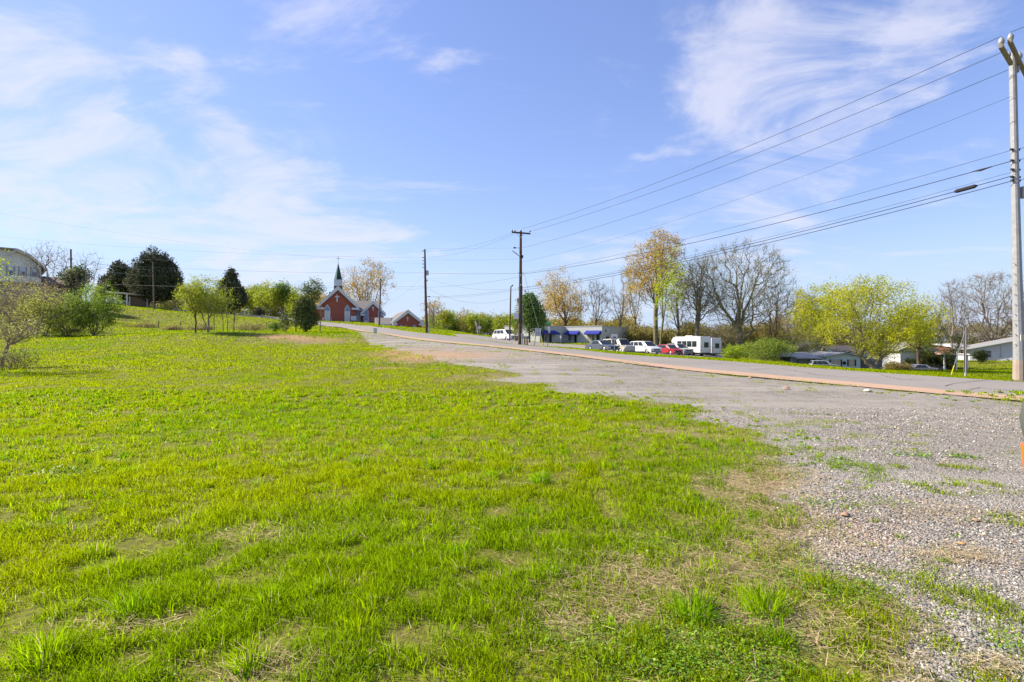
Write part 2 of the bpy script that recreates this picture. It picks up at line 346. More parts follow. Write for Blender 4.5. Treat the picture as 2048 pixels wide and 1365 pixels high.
gm = bpy.data.materials.new('lawn_and_gravel'); gm.use_nodes = True; nt = gm.node_tree; b = nt.nodes['Principled BSDF']
b.inputs['Roughness'].default_value = .95; b.inputs['Specular IOR Level'].default_value = .08
t = N(nt, 'ShaderNodeTexCoord').outputs['Object']; at = N(nt, 'ShaderNodeAttribute', attribute_name='col'); sp = N(nt, 'ShaderNodeSeparateColor'); L(nt, at.outputs['Color'], sp.inputs[0])
n_big = noise(nt, t, .35, 5, .6); n_mid = noise(nt, t, 2.2, 5, .65); n_fine = noise(nt, t, 22, 4, .65); n_vf = noise(nt, t, 90, 3, .6)
green = mixc(nt, ramp(nt, n_mid, [(.35, 0), (.7, 1)]), (.125, .135, .022), (.175, .205, .014))
green = mixc(nt, ramp(nt, n_big, [(.4, 0), (.7, .55)]), green, (.20, .18, .045))
green = mixc(nt, ramp(nt, n_fine, [(.36, .8), (.58, 0)]), green, (.085, .065, .03))
straw = mixc(nt, ramp(nt, n_fine, [(.34, 0), (.62, 1)]), (.13, .095, .055), mixc(nt, n_vf, (.20, .15, .085), (.40, .315, .19)))
grass = mixc(nt, M_(nt, 'MULTIPLY', M_(nt, 'SUBTRACT', M_(nt, 'ADD', sp.outputs[1], M_(nt, 'MULTIPLY', n_mid, .7)), .42), 1.3, True), green, straw)
soil = mixc(nt, n_mid, (.36, .225, .13), (.25, .15, .085))
grass = mixc(nt, M_(nt, 'MULTIPLY', M_(nt, 'SUBTRACT', M_(nt, 'ADD', sp.outputs[2], M_(nt, 'MULTIPLY', n_fine, .6)), .45), 2.4, True), grass, soil)
vo = N(nt, 'ShaderNodeTexVoronoi', inp={'Scale': 52.0, 'Randomness': 1.0}); L(nt, t, vo.inputs['Vector'])
vsep = N(nt, 'ShaderNodeSeparateColor'); L(nt, vo.outputs['Color'], vsep.inputs[0])
stone = ramp(nt, vsep.outputs[0], [(.0, (.12, .112, .105)), (.35, (.225, .21, .195)), (.6, (.33, .305, .275)), (.85, (.43, .40, .365)), (.95, (.56, .53, .49)), (1.0, (.40, .28, .17))])
stone = mixc(nt, ramp(nt, vo.outputs['Distance'], [(.35, 0), (.62, .8)]), stone, (.13, .118, .105))
vo2 = N(nt, 'ShaderNodeTexVoronoi', inp={'Scale': 11.0}); L(nt, t, vo2.inputs['Vector'])
mpb = N(nt, 'ShaderNodeMapping', inp={'Rotation': (0, 0, R(53)), 'Scale': (.12, 1.0, 1.0)}); L(nt, t, mpb.inputs[0]); rut = noise(nt, mpb.outputs[0], .9, 4, .6)
stone = mixc(nt, ramp(nt, n_mid, [(.42, 0), (.72, .5)]), stone, (.37, .345, .32))
stone = mixc(nt, ramp(nt, rut, [(.48, 0), (.66, .75)]), stone, mixc(nt, n_fine, (.31, .29, .27), (.43, .405, .375)))
stone = mixc(nt, ramp(nt, n_big, [(.46, 0), (.66, .45)]), stone, (.35, .325, .295))
stone = mixc(nt, M_(nt, 'MULTIPLY', sp.outputs[2], .9, True), stone, (.38, .25, .16))
gf = M_(nt, 'ADD', M_(nt, 'SUBTRACT', sp.outputs[0], .5), M_(nt, 'MULTIPLY', M_(nt, 'SUBTRACT', n_mid, .5), .22))
gf = M_(nt, 'ADD', gf, M_(nt, 'MULTIPLY', M_(nt, 'SUBTRACT', n_fine, .5), .16))
gfac = ramp(nt, M_(nt, 'ADD', gf, .5), [(.46, 0), (.53, 1)])
stone = mixc(nt, 1.0, stone, (1.0, .985, .955), 'MULTIPLY')
L(nt, mixc(nt, gfac, grass, stone), b.inputs['Base Color'])
bmp = N(nt, 'ShaderNodeBump', inp={'Strength': .8, 'Distance': .025}); hsum = M_(nt, 'ADD', M_(nt, 'MULTIPLY', n_fine, .8), M_(nt, 'MULTIPLY', vo.outputs['Distance'], M_(nt, 'MULTIPLY', gfac, -.9)))
L(nt, hsum, bmp.inputs['Height']); L(nt, bmp.outputs[0], b.inputs['Normal'])
ground = mesh_obj('ground', gme, gm); tag(ground, kind='structure')

# ------------------------------------------------------------------ road, parking lot, concrete gutter
def strip(name, a, bb, m, material, off, crown=0.0):
    n = len(a); T = np.linspace(0, 1, m + 1); V = []
    for t_ in T:
        p = a * (1 - t_) + bb * t_; V.append(np.c_[p, H(p[:, 0], p[:, 1]) + off + crown * (1 - (2 * t_ - 1) ** 2)])
    V = np.concatenate(V); ii = np.arange(len(V)).reshape(m + 1, n)
    Qs = np.stack([ii[:-1, :-1], ii[:-1, 1:], ii[1:, 1:], ii[1:, :-1]], -1).reshape(-1, 4)
    me = tri_mesh(name, V, Qs, smooth=True); me.flip_normals() if False else None
    return tag(mesh_obj(name, me, material), kind='structure')
def asphalt(name, c0, c1, c2):
    m = bpy.data.materials.new(name); m.use_nodes = True; nt = m.node_tree; b = nt.nodes['Principled BSDF']; b.inputs['Roughness'].default_value = .92; b.inputs['Specular IOR Level'].default_value = .15
    t = N(nt, 'ShaderNodeTexCoord').outputs['Object']
    c = mixc(nt, ramp(nt, noise(nt, t, .45, 6, .7), [(.35, 0), (.66, 1)]), c0, c1)
    c = mixc(nt, ramp(nt, noise(nt, t, 60, 3, .7), [(.3, 0), (.75, .5)]), c, c2)
    v = N(nt, 'ShaderNodeTexVoronoi', feature='DISTANCE_TO_EDGE', inp={'Scale': .28}); 
    mpn = N(nt, 'ShaderNodeVectorMath', operation='ADD'); nn = N(nt, 'ShaderNodeTexNoise', inp={'Scale': .9, 'Detail': 6}); L(nt, t, nn.inputs['Vector']); sc = N(nt, 'ShaderNodeVectorMath', operation='SCALE', inp={3: 2.6}); L(nt, nn.outputs['Color'], sc.inputs[0]); L(nt, t, mpn.inputs[0]); L(nt, sc.outputs[0], mpn.inputs[1]); L(nt, mpn.outputs[0], v.inputs['Vector'])
    ck = M_(nt, 'MULTIPLY', ramp(nt, v.outputs['Distance'], [(.0, 1), (.006, 0)]), ramp(nt, noise(nt, t, .12, 2), [(.55, 0), (.62, .8)]))
    c = mixc(nt, ck, c, (.05, .045, .04)); L(nt, c, b.inputs['Base Color'])
    bm_ = N(nt, 'ShaderNodeBump', inp={'Strength': .3, 'Distance': .01}); L(nt, noise(nt, t, 120, 3), bm_.inputs['Height']); L(nt, bm_.outputs[0], b.inputs['Normal']); return m
asph = asphalt('worn_asphalt', (.225, .205, .19), (.265, .24, .218), (.185, .17, .158))
lotm = asphalt('lot_asphalt', (.25, .225, .205), (.29, .26, .235), (.20, .18, .168))
conc = asphalt('stained_concrete', (.43, .285, .195), (.38, .26, .185), (.32, .225, .165))
def inset(a, bb, wid, wid_pow=0):
    d = bb - a; ln = np.linalg.norm(d, axis=1, keepdims=True); return a + d / ln * np.minimum(wid, ln * .4)
n_road = NR
gut_in = inset(near_w, far_w, 1.35)
lip = inset(near_w, far_w, .16)
road = strip('road', gut_in, far_w, 10, asph, .015)
gut = strip('gutter', near_w[:178], gut_in[:178], 5, conc, .022)
strip('parking_lot', lot_up, lot_lo, 40, lotm, .011)
# broken asphalt edge: dark crack lines lying on the road
def crack(pts, name='road_crack', wd=.014):
    p = smooth_line(resample([ground_hit(*q) for q in pts], 40), 1); r_ = np.random.default_rng(len(pts) + int(pts[0][0])); p = p + r_.normal(0, .025, p.shape)
    d = np.gradient(p, axis=0); nrm = np.c_[-d[:, 1], d[:, 0]] / np.linalg.norm(d, axis=1, keepdims=True); w_ = wd * (.5 + r_.random((len(p), 1)))
    a, bb = p - nrm * w_, p + nrm * w_
    o = strip(name, a, bb, 1, mat('tar_crack', (.045, .04, .036), .95, .05), .028); o.parent = road; del o['kind']; return o
for c in ([(1935, 781), (1962, 777), (2000, 781), (2046, 787)], [(1890, 774), (1935, 765), (1985, 762), (2040, 759)], [(1180, 727), (1250, 724), (1330, 737)], [(1500, 741), (1560, 738), (1640, 752), (1720, 758)], [(1010, 692), (1080, 696), (1130, 700)], [(1760, 752), (1800, 760), (1850, 761)]): crack(c, 'crack')

# ------------------------------------------------------------------ grass blades and gravel
def frame_points(d0, d1, dens, margin=1.04, jit=0):
    """points spread evenly over the ground the camera sees between two distances"""
    k = 1024 / F * margin; area = k * (d1 ** 2 - d0 ** 2); n = int(area * dens)
    D = np.sqrt(rng.random(n) * (d1 ** 2 - d0 ** 2) + d0 ** 2); x = (rng.random(n) * 2 - 1) * k * D
    return x, D
def blades(x, y, z, h, w, lean, col, seg=1, yaw=None):
    n = len(x); yaw = rng.random(n) * 2 * np.pi if yaw is None else yaw; wa = rng.random(n) * np.pi * 2
    base = np.c_[x, y, z]; dirv = np.c_[np.cos(yaw), np.sin(yaw)] * (h * lean)[:, None]
    up = h * np.sqrt(np.clip(1 - lean ** 2 * .6, .1, 1)); tip = base + np.c_[dirv, up]
    wv = np.c_[np.cos(wa), np.sin(wa), np.zeros(n)] * (w / 2)[:, None]
    if seg == 1:
        V = np.stack([base - wv, base + wv, tip], 1).reshape(-1, 3); T = np.arange(n * 3).reshape(-1, 3)
        C = np.stack([col, col, col], 1).reshape(-1, 3)
    else:
        mid = base + np.c_[dirv * .3, up * .6]
        V = np.stack([base - wv, base + wv, mid - wv * .8, mid + wv * .8, tip], 1).reshape(-1, 3)
        o = np.arange(n)[:, None] * 5; T = np.concatenate([o + [0, 1, 3], o + [0, 3, 2], o + [2, 3, 4]], 0)
        C = np.stack([col, col, col, col, col], 1).reshape(-1, 3)
    return V, T, C
def merge(parts):
    V, T, C, k = [], [], [], 0
    for v, t, c in parts: V.append(v); T.append(t + k); C.append(c); k += len(v)
    return np.concatenate(V), np.concatenate(T), np.concatenate(C)
G_A = np.array([.32, .45, .001]); G_B = np.array([.47, .57, .001]); G_C = np.array([.19, .40, .002]); STRAW = np.array([.56, .46, .27]); STRAW2 = np.array([.36, .26, .13])
def lawn_colour(x, y, dry, n):
    m = fbm(x, y, 1.3, 3)[:, None]; q = fbm(x + 9, y + 77, 4.0, 2)[:, None]
    c = G_A * (1 - m) + G_B * m; d = np.clip((q - .52) * 4, 0, 1) * .55; c = c * (1 - d) + G_C * d
    c = c * (.58 + .72 * rng.random((n, 1)))
    s = rng.random(n) < np.clip(dry * .50 + .01, 0, .8); c[s] = (STRAW + (STRAW2 - STRAW) * rng.random((s.sum(), 1))) * (.7 + .5 * rng.random((s.sum(), 1)))
    return c, s
gm2 = mat('grass_blade', (.15, .22, .01), .8, .05, attr='col', trans=.5)
parts = []
onroad = lambda x, y: (sdist(road_poly, x, y) > -.12) | (sdist(lot_poly, x, y) > 0)
for (d0, d1, dens, hh, ww, seg) in [(2.2, 4.2, 11500, .056, .0044, 2), (4.2, 7.0, 5600, .058, .0060, 2), (7, 12, 2100, .058, .0098, 1), (12, 22, 720, .060, .019, 1), (22, 40, 220, .070, .040, 1), (40, 75, 70, .065, .085, 1), (75, 125, 20, .08, .16, 1)]:
    x, y = frame_points(d0, d1, dens)
    if d0 >= 12: ok = ~onroad(x, y); x, y = x[ok], y[ok]
    g, dry, soil = zones(x, y)
    clump = fbm(x + 5, y + 3, .22 if d0 < 8 else .5, 3); patch = fbm(x, y, 1.1, 2)
    p = np.clip((.60 if d0 < 20 else .78) + 2.1 * (clump - .42), .07, 1) * np.where(g > 0, np.clip((fbm(x + 3, y + 8, .55, 3) - .475 - g * .05) * 4.5, 0, .8), 1) * (1 - .88 * soil) * (1 - .25 * dry)
    ok = rng.random(len(x)) < p; x, y, dry, clump, g = x[ok], y[ok], dry[ok], clump[ok], g[ok]; n = len(x)
    c, s = lawn_colour(x, y, dry, n)
    h = hh * (.55 + .9 * rng.random(n)) * np.clip(.35 + 1.9 * (clump - .18), .4, 1.6) * np.where(g > 0, .6, 1) * (1 - .35 * dry); lean = np.clip(rng.normal(.55, .28, n), .05, 1.0)
    lean[s] = np.clip(lean[s] + .45, 0, 1.2); h[s] *= .95
    parts.append(blades(x, y, H(x, y) - .008 + (fbm(x, y, 2.2, 3) - .5) * .06, h, ww * (.6 + .8 * rng.random(n)), lean, c, seg))
# taller tufts: (px, py, number of blades, height); the rest are strewn at random
tx, ty, tn, th_, tg = [], [], [], [], []
for (px, py, n, h, gr) in [(1082, 968, 170, .15, 1), (540, 1210, 190, .13, .6), (690, 1085, 150, .12, .5), (1100, 1150, 120, .12, .7), (715, 930, 130, .14, .6), (985, 955, 110, .13, .7), (860, 940, 120, .12, .6), (1390, 1235, 260, .17, .9), (1530, 1225, 300, .19, .6),
                           (260, 1225, 220, .15, .8), (90, 1330, 240, .17, .5), (190, 1110, 160, .13, .4), (640, 1185, 140, .13, .5), (1310, 1005, 90, .10, .6), (565, 820, 120, .15, .9), (1205, 880, 120, .13, .6), (500, 1340, 150, .11, .4), (1560, 1285, 130, .11, .8), (880, 865, 80, .12, .5), (1010, 1190, 70, .1, .4)]:
    x, y = ground_hit(px, py); tx.append(x); ty.append(y); tn.append(n); th_.append(h); tg.append(gr)
rx, ry = frame_points(2.3, 16, 13); g, dry, soil = zones(rx, ry); ok = (g < .9) & (dry < .7) & (rng.random(len(rx)) < np.where(g > -.2, .35, 1)); rx, ry, g = rx[ok], ry[ok], g[ok]
tx = np.r_[tx, rx]; ty = np.r_[ty, ry]; k = len(rx); tn = np.r_[tn, rng.integers(12, 55, k)]; th_ = np.r_[th_, np.where(g > 0, .05, rng.uniform(.05, .13, k))]; tg = np.r_[np.array(tg) * .75, rng.random(k) ** 2.2 * .8]
rep = np.repeat(np.arange(len(tx)), tn.astype(int)); n = len(rep); rad = rng.random(n) ** .6 * (.02 + th_[rep] * .55); an = rng.random(n) * 2 * np.pi
x = tx[rep] + rad * np.cos(an); y = ty[rep] + rad * np.sin(an); g_ = tg[rep][:, None]
c = (np.array([.42, .57, .001]) * (1 - g_) + np.array([.17, .44, .004]) * g_) * (.75 + .5 * rng.random((n, 1)))
s = rng.random(n) < .06; c[s] = STRAW
far_f = np.clip(np.hypot(tx, ty)[rep] / 5, 1, 4)
parts.append(blades(x, y, H(x, y) - .008 + (fbm(x, y, 2.2, 3) - .5) * .06, th_[rep] * (.55 + .6 * rng.random(n)), .0052 * far_f * (.7 + .6 * rng.random(n)), np.clip(rng.normal(.5, .22, n), .05, 1) * np.clip(rad / .03, .4, 1.3), c, 2, an + rng.normal(0, .5, n)))
# fringe of grass creeping over the edge of the gutter and the far kerb
for line, m, hh, ww in ((near_w, 9000, .05, .016), (far_w, 5000, .09, .03)):
    k_ = rng.uniform(12, 150, m); i0 = k_.astype(int); f_ = (k_ - i0)[:, None]; q = line[i0] * (1 - f_) + line[i0 + 1] * f_; dn = rng.normal(0, .10, (m, 2)); q = q + dn; x, y = q[:, 0], q[:, 1]
    ok = fbm(x, y, 1.1, 3) > (.44 if line is near_w else .3); x, y = x[ok], y[ok]; n = len(x); c, s = lawn_colour(x, y, np.full(n, .25), n)
    parts.append(blades(x, y, H(x, y) + .012, hh * (.5 + rng.random(n)), ww * (.6 + .8 * rng.random(n)), np.clip(rng.normal(.6, .25, n), .05, 1), c, 1))
V, T, C = merge(parts); print('grass tris', len(T))
gme2 = tri_mesh('grass', V, T, C); nr = rng.normal(0, .38, (len(V), 3)).astype(np.float32); nr[:, 2] += 1; nr /= np.linalg.norm(nr, axis=1, keepdims=True); up_normals(gme2, nr)
tag(mesh_obj('grass', gme2, gm2), 'short spring lawn grass covering the open field', 'grass', kind='stuff')
# straw lying on the thatch
x, y = frame_points(2.3, 9, 1500); g, dry, soil = zones(x, y); p = np.clip(dry * 1.0 + .03, 0, 1) * np.where(g > .3, .35, 1); ok = rng.random(len(x)) < p; x, y = x[ok], y[ok]
for (px, py, n, r_) in [(1880, 1025, 420, .34), (1930, 1115, 420, .2), (1660, 1270, 200, .14), (2030, 1340, 150, .12), (1250, 1120, 150, .2)]:
    a, b_ = ground_hit(px, py); x = np.r_[x, a + rng.normal(0, r_, n)]; y = np.r_[y, b_ + rng.normal(0, r_ * .5, n)]
n = len(x); c = (STRAW + (STRAW2 - STRAW) * rng.random((n, 1))) * (.7 + .6 * rng.random((n, 1)))
ln = rng.uniform(.04, .13, n); ya = rng.normal(2.6, .9, n); zz = H(x, y) + (fbm(x, y, 2.2, 3) - .5) * .06 + rng.uniform(.006, .03, n)
d = np.c_[np.cos(ya), np.sin(ya), rng.normal(0, .12, n)] * ln[:, None]; wv = np.c_[-np.sin(ya), np.cos(ya), np.zeros(n)] * rng.uniform(.0012, .0024, n)[:, None]; B = np.c_[x, y, zz]
V = np.stack([B - wv, B + wv, B + d + wv * .6, B + d - wv * .6], 1).reshape(-1, 3); Q4 = np.arange(n * 4).reshape(-1, 4)
tag(mesh_obj('straw', tri_mesh('straw', V, Q4, np.repeat(c, 4, 0)), mat('straw', (.4, .3, .15), .8, .1, attr='col', trans=.15)), 'dry tan straw lying among the thin grass beside the gravel', 'straw', kind='stuff')
# clover and broad-leaved weeds low on the ground
parts = []; cx, cy, ch = [], [], []
for (px, py, n, r_, hh) in [(1440, 1290, 2600, .27, .06), (1130, 1285, 700, .22, .04), (1330, 1330, 1400, .18, .05), (1540, 1350, 400, .1, .04), (1700, 1190, 900, .15, .05), (1380, 1085, 350, .16, .035), (1290, 1085, 300, .16, .035), (1600, 1150, 800, .2, .04), (110, 945, 420, .35, .06), (200, 948, 260, .2, .05), (720, 1345, 260, .12, .035), (2030, 1290, 300, .10, .06), (1640, 1010, 200, .2, .03), (1720, 940, 200, .25, .03), (1830, 912, 160, .15, .04), (1920, 915, 140, .12, .04), (1770, 1010, 120, .15, .03)]:
    a, b_ = ground_hit(px, py); cx.append(a + rng.normal(0, r_, n)); cy.append(b_ + rng.normal(0, r_ * .7, n)); ch.append(np.full(n, hh))
x, y = frame_points(2.4, 12, 230); g, dry, soil = zones(x, y); ok = ((fbm(x + 31, y + 4, .8, 2) > .60) & (g < 1.2)); cx.append(x[ok]); cy.append(y[ok]); ch.append(np.full(ok.sum(), .03))
x, y, hh = map(np.concatenate, (cx, cy, ch)); n = len(x); sz = rng.uniform(.004, .009, n) * np.clip(np.hypot(x, y) / 4, 1, 2.5); ya = rng.random(n) * 6.283; z = H(x, y) + (fbm(x, y, 2.2, 3) - .5) * .06 + hh * rng.random(n)
a1 = np.c_[np.cos(ya), np.sin(ya), rng.normal(0, .35, n)] * sz[:, None]; a2 = np.c_[-np.sin(ya), np.cos(ya), rng.normal(0, .35, n)] * sz[:, None] * .75; B = np.c_[x, y, z]
V = np.stack([B - a1, B + a2, B + a1 * 1.2, B - a2], 1).reshape(-1, 3); Q4 = np.arange(n * 4).reshape(-1, 4)
c = np.array([.10, .22, .012]) + (np.array([.24, .38, .012]) - np.array([.10, .22, .012])) * rng.random((n, 1)) ** 1.5
tag(mesh_obj('clover', tri_mesh('clover', V, Q4, np.repeat(c, 4, 0)), mat('clover', (.1, .2, .02), .5, .3, attr='col', trans=.3)), 'dark green clover and low weeds matted in the grass', 'clover', kind='stuff')
# loose stones
V, T, C, k = [], [], [], 0
for (d0, d1, dens, s0, s1) in [(2.2, 4.2, 5400, .0045, .0115), (4.2, 7.5, 1900, .006, .0145), (7.5, 13, 430, .009, .020)]:
    x, y = frame_points(d0, d1, dens); ok = (x > .3 if d0 < 14 else ~onroad(x, y)); x, y = x[ok], y[ok]; g, dry, soil = zones(x, y); ok = rng.random(len(x)) < np.clip((g + .2) * 3, 0.0, 1) * np.clip(fbm(x + 70, y + 15, 1.8, 3) * 2.6 - .55, .12, 1); x, y = x[ok], y[ok]; n = len(x)
    s = s0 + (s1 - s0) * rng.random(n) ** 2.2; ya = rng.random(n) * 6.28; sh = np.c_[s * rng.uniform(.8, 1.5, n), s * rng.uniform(.6, 1.0, n), s * rng.uniform(.35, .75, n)]
    vv = _o[None] * (1 + rng.normal(0, .16, (n, 10, 1))) * sh[:, None, :]; tl = rng.normal(0, .35, n)[:, None]
    zx = vv[..., 2] + vv[..., 0] * tl; xr = vv[..., 0] * np.cos(ya)[:, None] - vv[..., 1] * np.sin(ya)[:, None]; yr = vv[..., 0] * np.sin(ya)[:, None] + vv[..., 1] * np.cos(ya)[:, None]
    z = H(x, y) + (fbm(x, y, 2.2, 3) - .5) * .06 + sh[:, 2] * .35
    V.append(np.stack([xr + x[:, None], yr + y[:, None], zx + z[:, None]], -1).reshape(-1, 3)); T.append((_of[None] + (np.arange(n) * 10)[:, None, None]).reshape(-1, 3) + k); k += n * 10
    q = rng.random((n, 1)); c = np.where(q < .55, np.array([.21, .205, .20]), np.where(q < .80, np.array([.33, .305, .28]), np.where(q < .94, np.array([.52, .49, .45]), np.array([.38, .26, .16])))) * (.55 + .75 * rng.random((n, 1))) * [1.0, .98, .94]
    C.append(np.repeat(c, 10, 0))
V, T, C = map(np.concatenate, (V, T, C)); print('stone tris', len(T))
tag(mesh_obj('gravel', tri_mesh('gravel', V, T, C), mat('gravel_stone', (.3, .3, .3), .9, .15, attr='col')), 'loose grey crushed stone of the gravel lot', 'gravel', kind='stuff')

# ------------------------------------------------------------------ trees and shrubs
def grow(pts, nodes, parent, bf=.45):
    """joins every point of a crown to the skeleton by its cheapest way back to the root"""
    pts = np.asarray(pts, float); nodes = [np.asarray(n, float) for n in nodes]; parent = list(parent); path = [0.0] * len(nodes)
    for i in range(1, len(nodes)): path[i] = path[parent[i]] + np.linalg.norm(nodes[i] - nodes[parent[i]])
    m = len(pts); best = np.full(m, 1e18); arg = np.zeros(m, int); alive = np.ones(m, bool)
    def upd(j):
        d = np.linalg.norm(pts - nodes[j], axis=1); c = d + bf * path[j] + np.where(pts[:, 2] < nodes[j][2] - .3 * d, d * .5, 0)
        k = (c < best) & alive; best[k] = c[k]; arg[k] = j
    for j in range(1, len(nodes)): upd(j)
    for _ in range(m):
        i = int(np.argmin(np.where(alive, best, 1e19))); j = arg[i]; alive[i] = False; d = np.linalg.norm(pts[i] - nodes[j])
        p0 = nodes[j]; steps = int(d // .9)
        prev = j
        if steps:
            side = tr_rng.normal(0, .09 * d, 3); 
            for s in range(1, steps + 1):
                t = s / (steps + 1); nodes.append(p0 + (pts[i] - p0) * t + side * math.sin(math.pi * t) + np.array([0, 0, -.05 * d * math.sin(math.pi * t)])); parent.append(prev); path.append(path[prev] + d / (steps + 1)); prev = len(nodes) - 1; upd(prev)
        nodes.append(pts[i]); parent.append(prev); path.append(path[j] + d); upd(len(nodes) - 1)
    return np.array(nodes), np.array(parent)
tr_rng = np.random.default_rng(11)
def skeleton_mesh(nodes, parent, rt, r_tip, name, twig=None):
    n = len(nodes); cnt = np.zeros(n); kids = np.zeros(n, int)
    for i in range(n - 1, 0, -1):
        if kids[i] == 0: cnt[i] += 1
        cnt[parent[i]] += cnt[i]; kids[parent[i]] += 1
    p = math.log(max(rt / r_tip, 1.01)) / math.log(max(cnt[0], 2)); rad = r_tip * np.maximum(cnt, 1) ** p
    V, Q, k = [], [], 0
    i = np.arange(1, n); a = nodes[parent[i]]; b = nodes[i]; ra = np.minimum(rad[parent[i]], rad[i] * 1.5); rb = rad[i]
    d = b - a; ln = np.linalg.norm(d, axis=1, keepdims=True); d = d / np.maximum(ln, 1e-6)
    ref = np.where(np.abs(d[:, 2:3]) > .9, [[1., 0, 0]], [[0, 0, 1.]]); u = np.cross(d, ref); u /= np.linalg.norm(u, axis=1, keepdims=True); w = np.cross(d, u)
    for sides, sel in ((7, rb > .09), (4, (rb <= .09) & (rb > .03)), (3, rb <= .03)):
        if not sel.any(): continue
        th = np.arange(sides) * 2 * np.pi / sides; cs = np.cos(th)[None, :, None]; sn = np.sin(th)[None, :, None]
        ring = u[sel][:, None] * cs + w[sel][:, None] * sn
        A = a[sel][:, None] + ring * ra[sel][:, None, None]; Bq = b[sel][:, None] + ring * rb[sel][:, None, None]
        m = sel.sum(); V.append(np.concatenate([A, Bq], 1).reshape(-1, 3)); o = (np.arange(m) * 2 * sides)[:, None, None] + k
        j = np.arange(sides); f = np.stack([j, (j + 1) % sides, (j + 1) % sides + sides, j + sides], -1)[None] + o
        Q.append(f.reshape(-1, 4)); k += m * 2 * sides
    V = np.concatenate(V); Q = np.concatenate(Q)
    return tri_mesh(name, V, Q, smooth=True), rad, kids
def leaf_mesh(name, centres, spread, size, cols, per, flat=.0, tri=False):
    if per < 20: per = int(round(per * 3.0)); size = size * .92
    tri = True; size = size * 1.3
    n = len(centres) * per; c = np.repeat(centres, per, 0) + tr_rng.normal(0, 1, (n, 3)) * spread
    a = tr_rng.normal(0, 1, (n, 3)); a /= np.linalg.norm(a, axis=1, keepdims=True); b = np.cross(a, tr_rng.normal(0, 1, (n, 3))); b /= np.linalg.norm(b, axis=1, keepdims=True)
    s = size * tr_rng.uniform(.6, 1.35, n)[:, None]; ck = tr_rng.random((len(centres), 1)).repeat(per, 0); q = np.clip(ck * .7 + tr_rng.random((n, 1)) * .45, 0, 1)
    cols = np.array(cols, float); pos = q[:, 0] * (len(cols) - 1); i0 = np.minimum(pos.astype(int), len(cols) - 2); f = (pos - i0)[:, None]; col = cols[i0] * (1 - f) + cols[i0 + 1] * f; col = col * (1.3 if cols.max() > .15 else 1.0)
    if tri:
        V = np.stack([c - a * s, c + b * s * .6, c + a * s], 1).reshape(-1, 3); return tri_mesh(name, V, np.arange(n * 3).reshape(-1, 3), np.repeat(col, 3, 0))
    V = np.stack([c - a * s, c + b * s * .55, c + a * s, c - b * s * .55], 1).reshape(-1, 3)
    return tri_mesh(name, V, np.arange(n * 4).reshape(-1, 4), np.repeat(col, 4, 0))
def twig_mesh(name, nodes, parent, ends, per, length, r, up=.35):
    e = np.repeat(ends, per); n = len(e); base = nodes[e]; d0 = nodes[e] - nodes[parent[e]]; d0 /= np.maximum(np.linalg.norm(d0, axis=1, keepdims=True), 1e-6)
    d = d0 * .8 + tr_rng.normal(0, .55, (n, 3)); d[:, 2] += up; d /= np.linalg.norm(d, axis=1, keepdims=True)
    l = length * tr_rng.uniform(.45, 1.25, n)[:, None]; mid = base + d * l * .55 + tr_rng.normal(0, .06, (n, 3)) * l; tip = mid + (d + tr_rng.normal(0, .35, (n, 3))) * l * .5
    u = np.cross(d, [[.31, .2, .93]]); u /= np.maximum(np.linalg.norm(u, axis=1, keepdims=True), 1e-6); w = np.cross(d, u)
    ring = [u, -.5 * u + .87 * w, -.5 * u - .87 * w]
    V = np.stack([base + ring[0] * r, base + ring[1] * r, base + ring[2] * r, mid + ring[0] * r * .7, mid + ring[1] * r * .7, mid + ring[2] * r * .7, tip], 1).reshape(-1, 3); o = (np.arange(n) * 7)[:, None]
    T = np.concatenate([o + f for f in ([0, 1, 4], [1, 2, 5], [2, 0, 3], [3, 4, 6], [4, 5, 6], [5, 3, 6])])
    return tri_mesh(name, V, T)
BARK = {'grey': mat('bark_grey', (.25, .21, .175), .95, .05, var=.35, scale=3, bump=.5, bscale=18), 'dark': mat('bark_dark', (.115, .085, .062), .95, .05, var=.3, scale=3, bump=.5, bscale=18),
        'pale': mat('bark_pale', (.30, .255, .215), .95, .05, var=.35, scale=3), 'ivy': mat('bark_ivy', (.23, .195, .145), .95, .05, scale=1.2, col2=(.12, .13, .06))}
LEAF = mat('leaf', (.12, .2, .03), .55, .2, attr='col', trans=.5)
NEEDLE = mat('needle', (.03, .05, .02), .7, .15, attr='col', trans=.1)
YG = [(.13, .17, .012), (.24, .29, .015), (.36, .40, .03)]
YGR = [(.16, .19, .010), (.32, .35, .012), (.44, .42, .015)]
OR = [(.22, .14, .018), (.36, .235, .025), (.44, .33, .045)]
MIDG = [(.06, .10, .014), (.11, .18, .02), (.17, .26, .03)]
DKG = [(.042, .068, .022), (.075, .11, .034), (.13, .16, .06)]
CED = [(.048, .062, .028), (.085, .10, .045), (.15, .15, .085)]
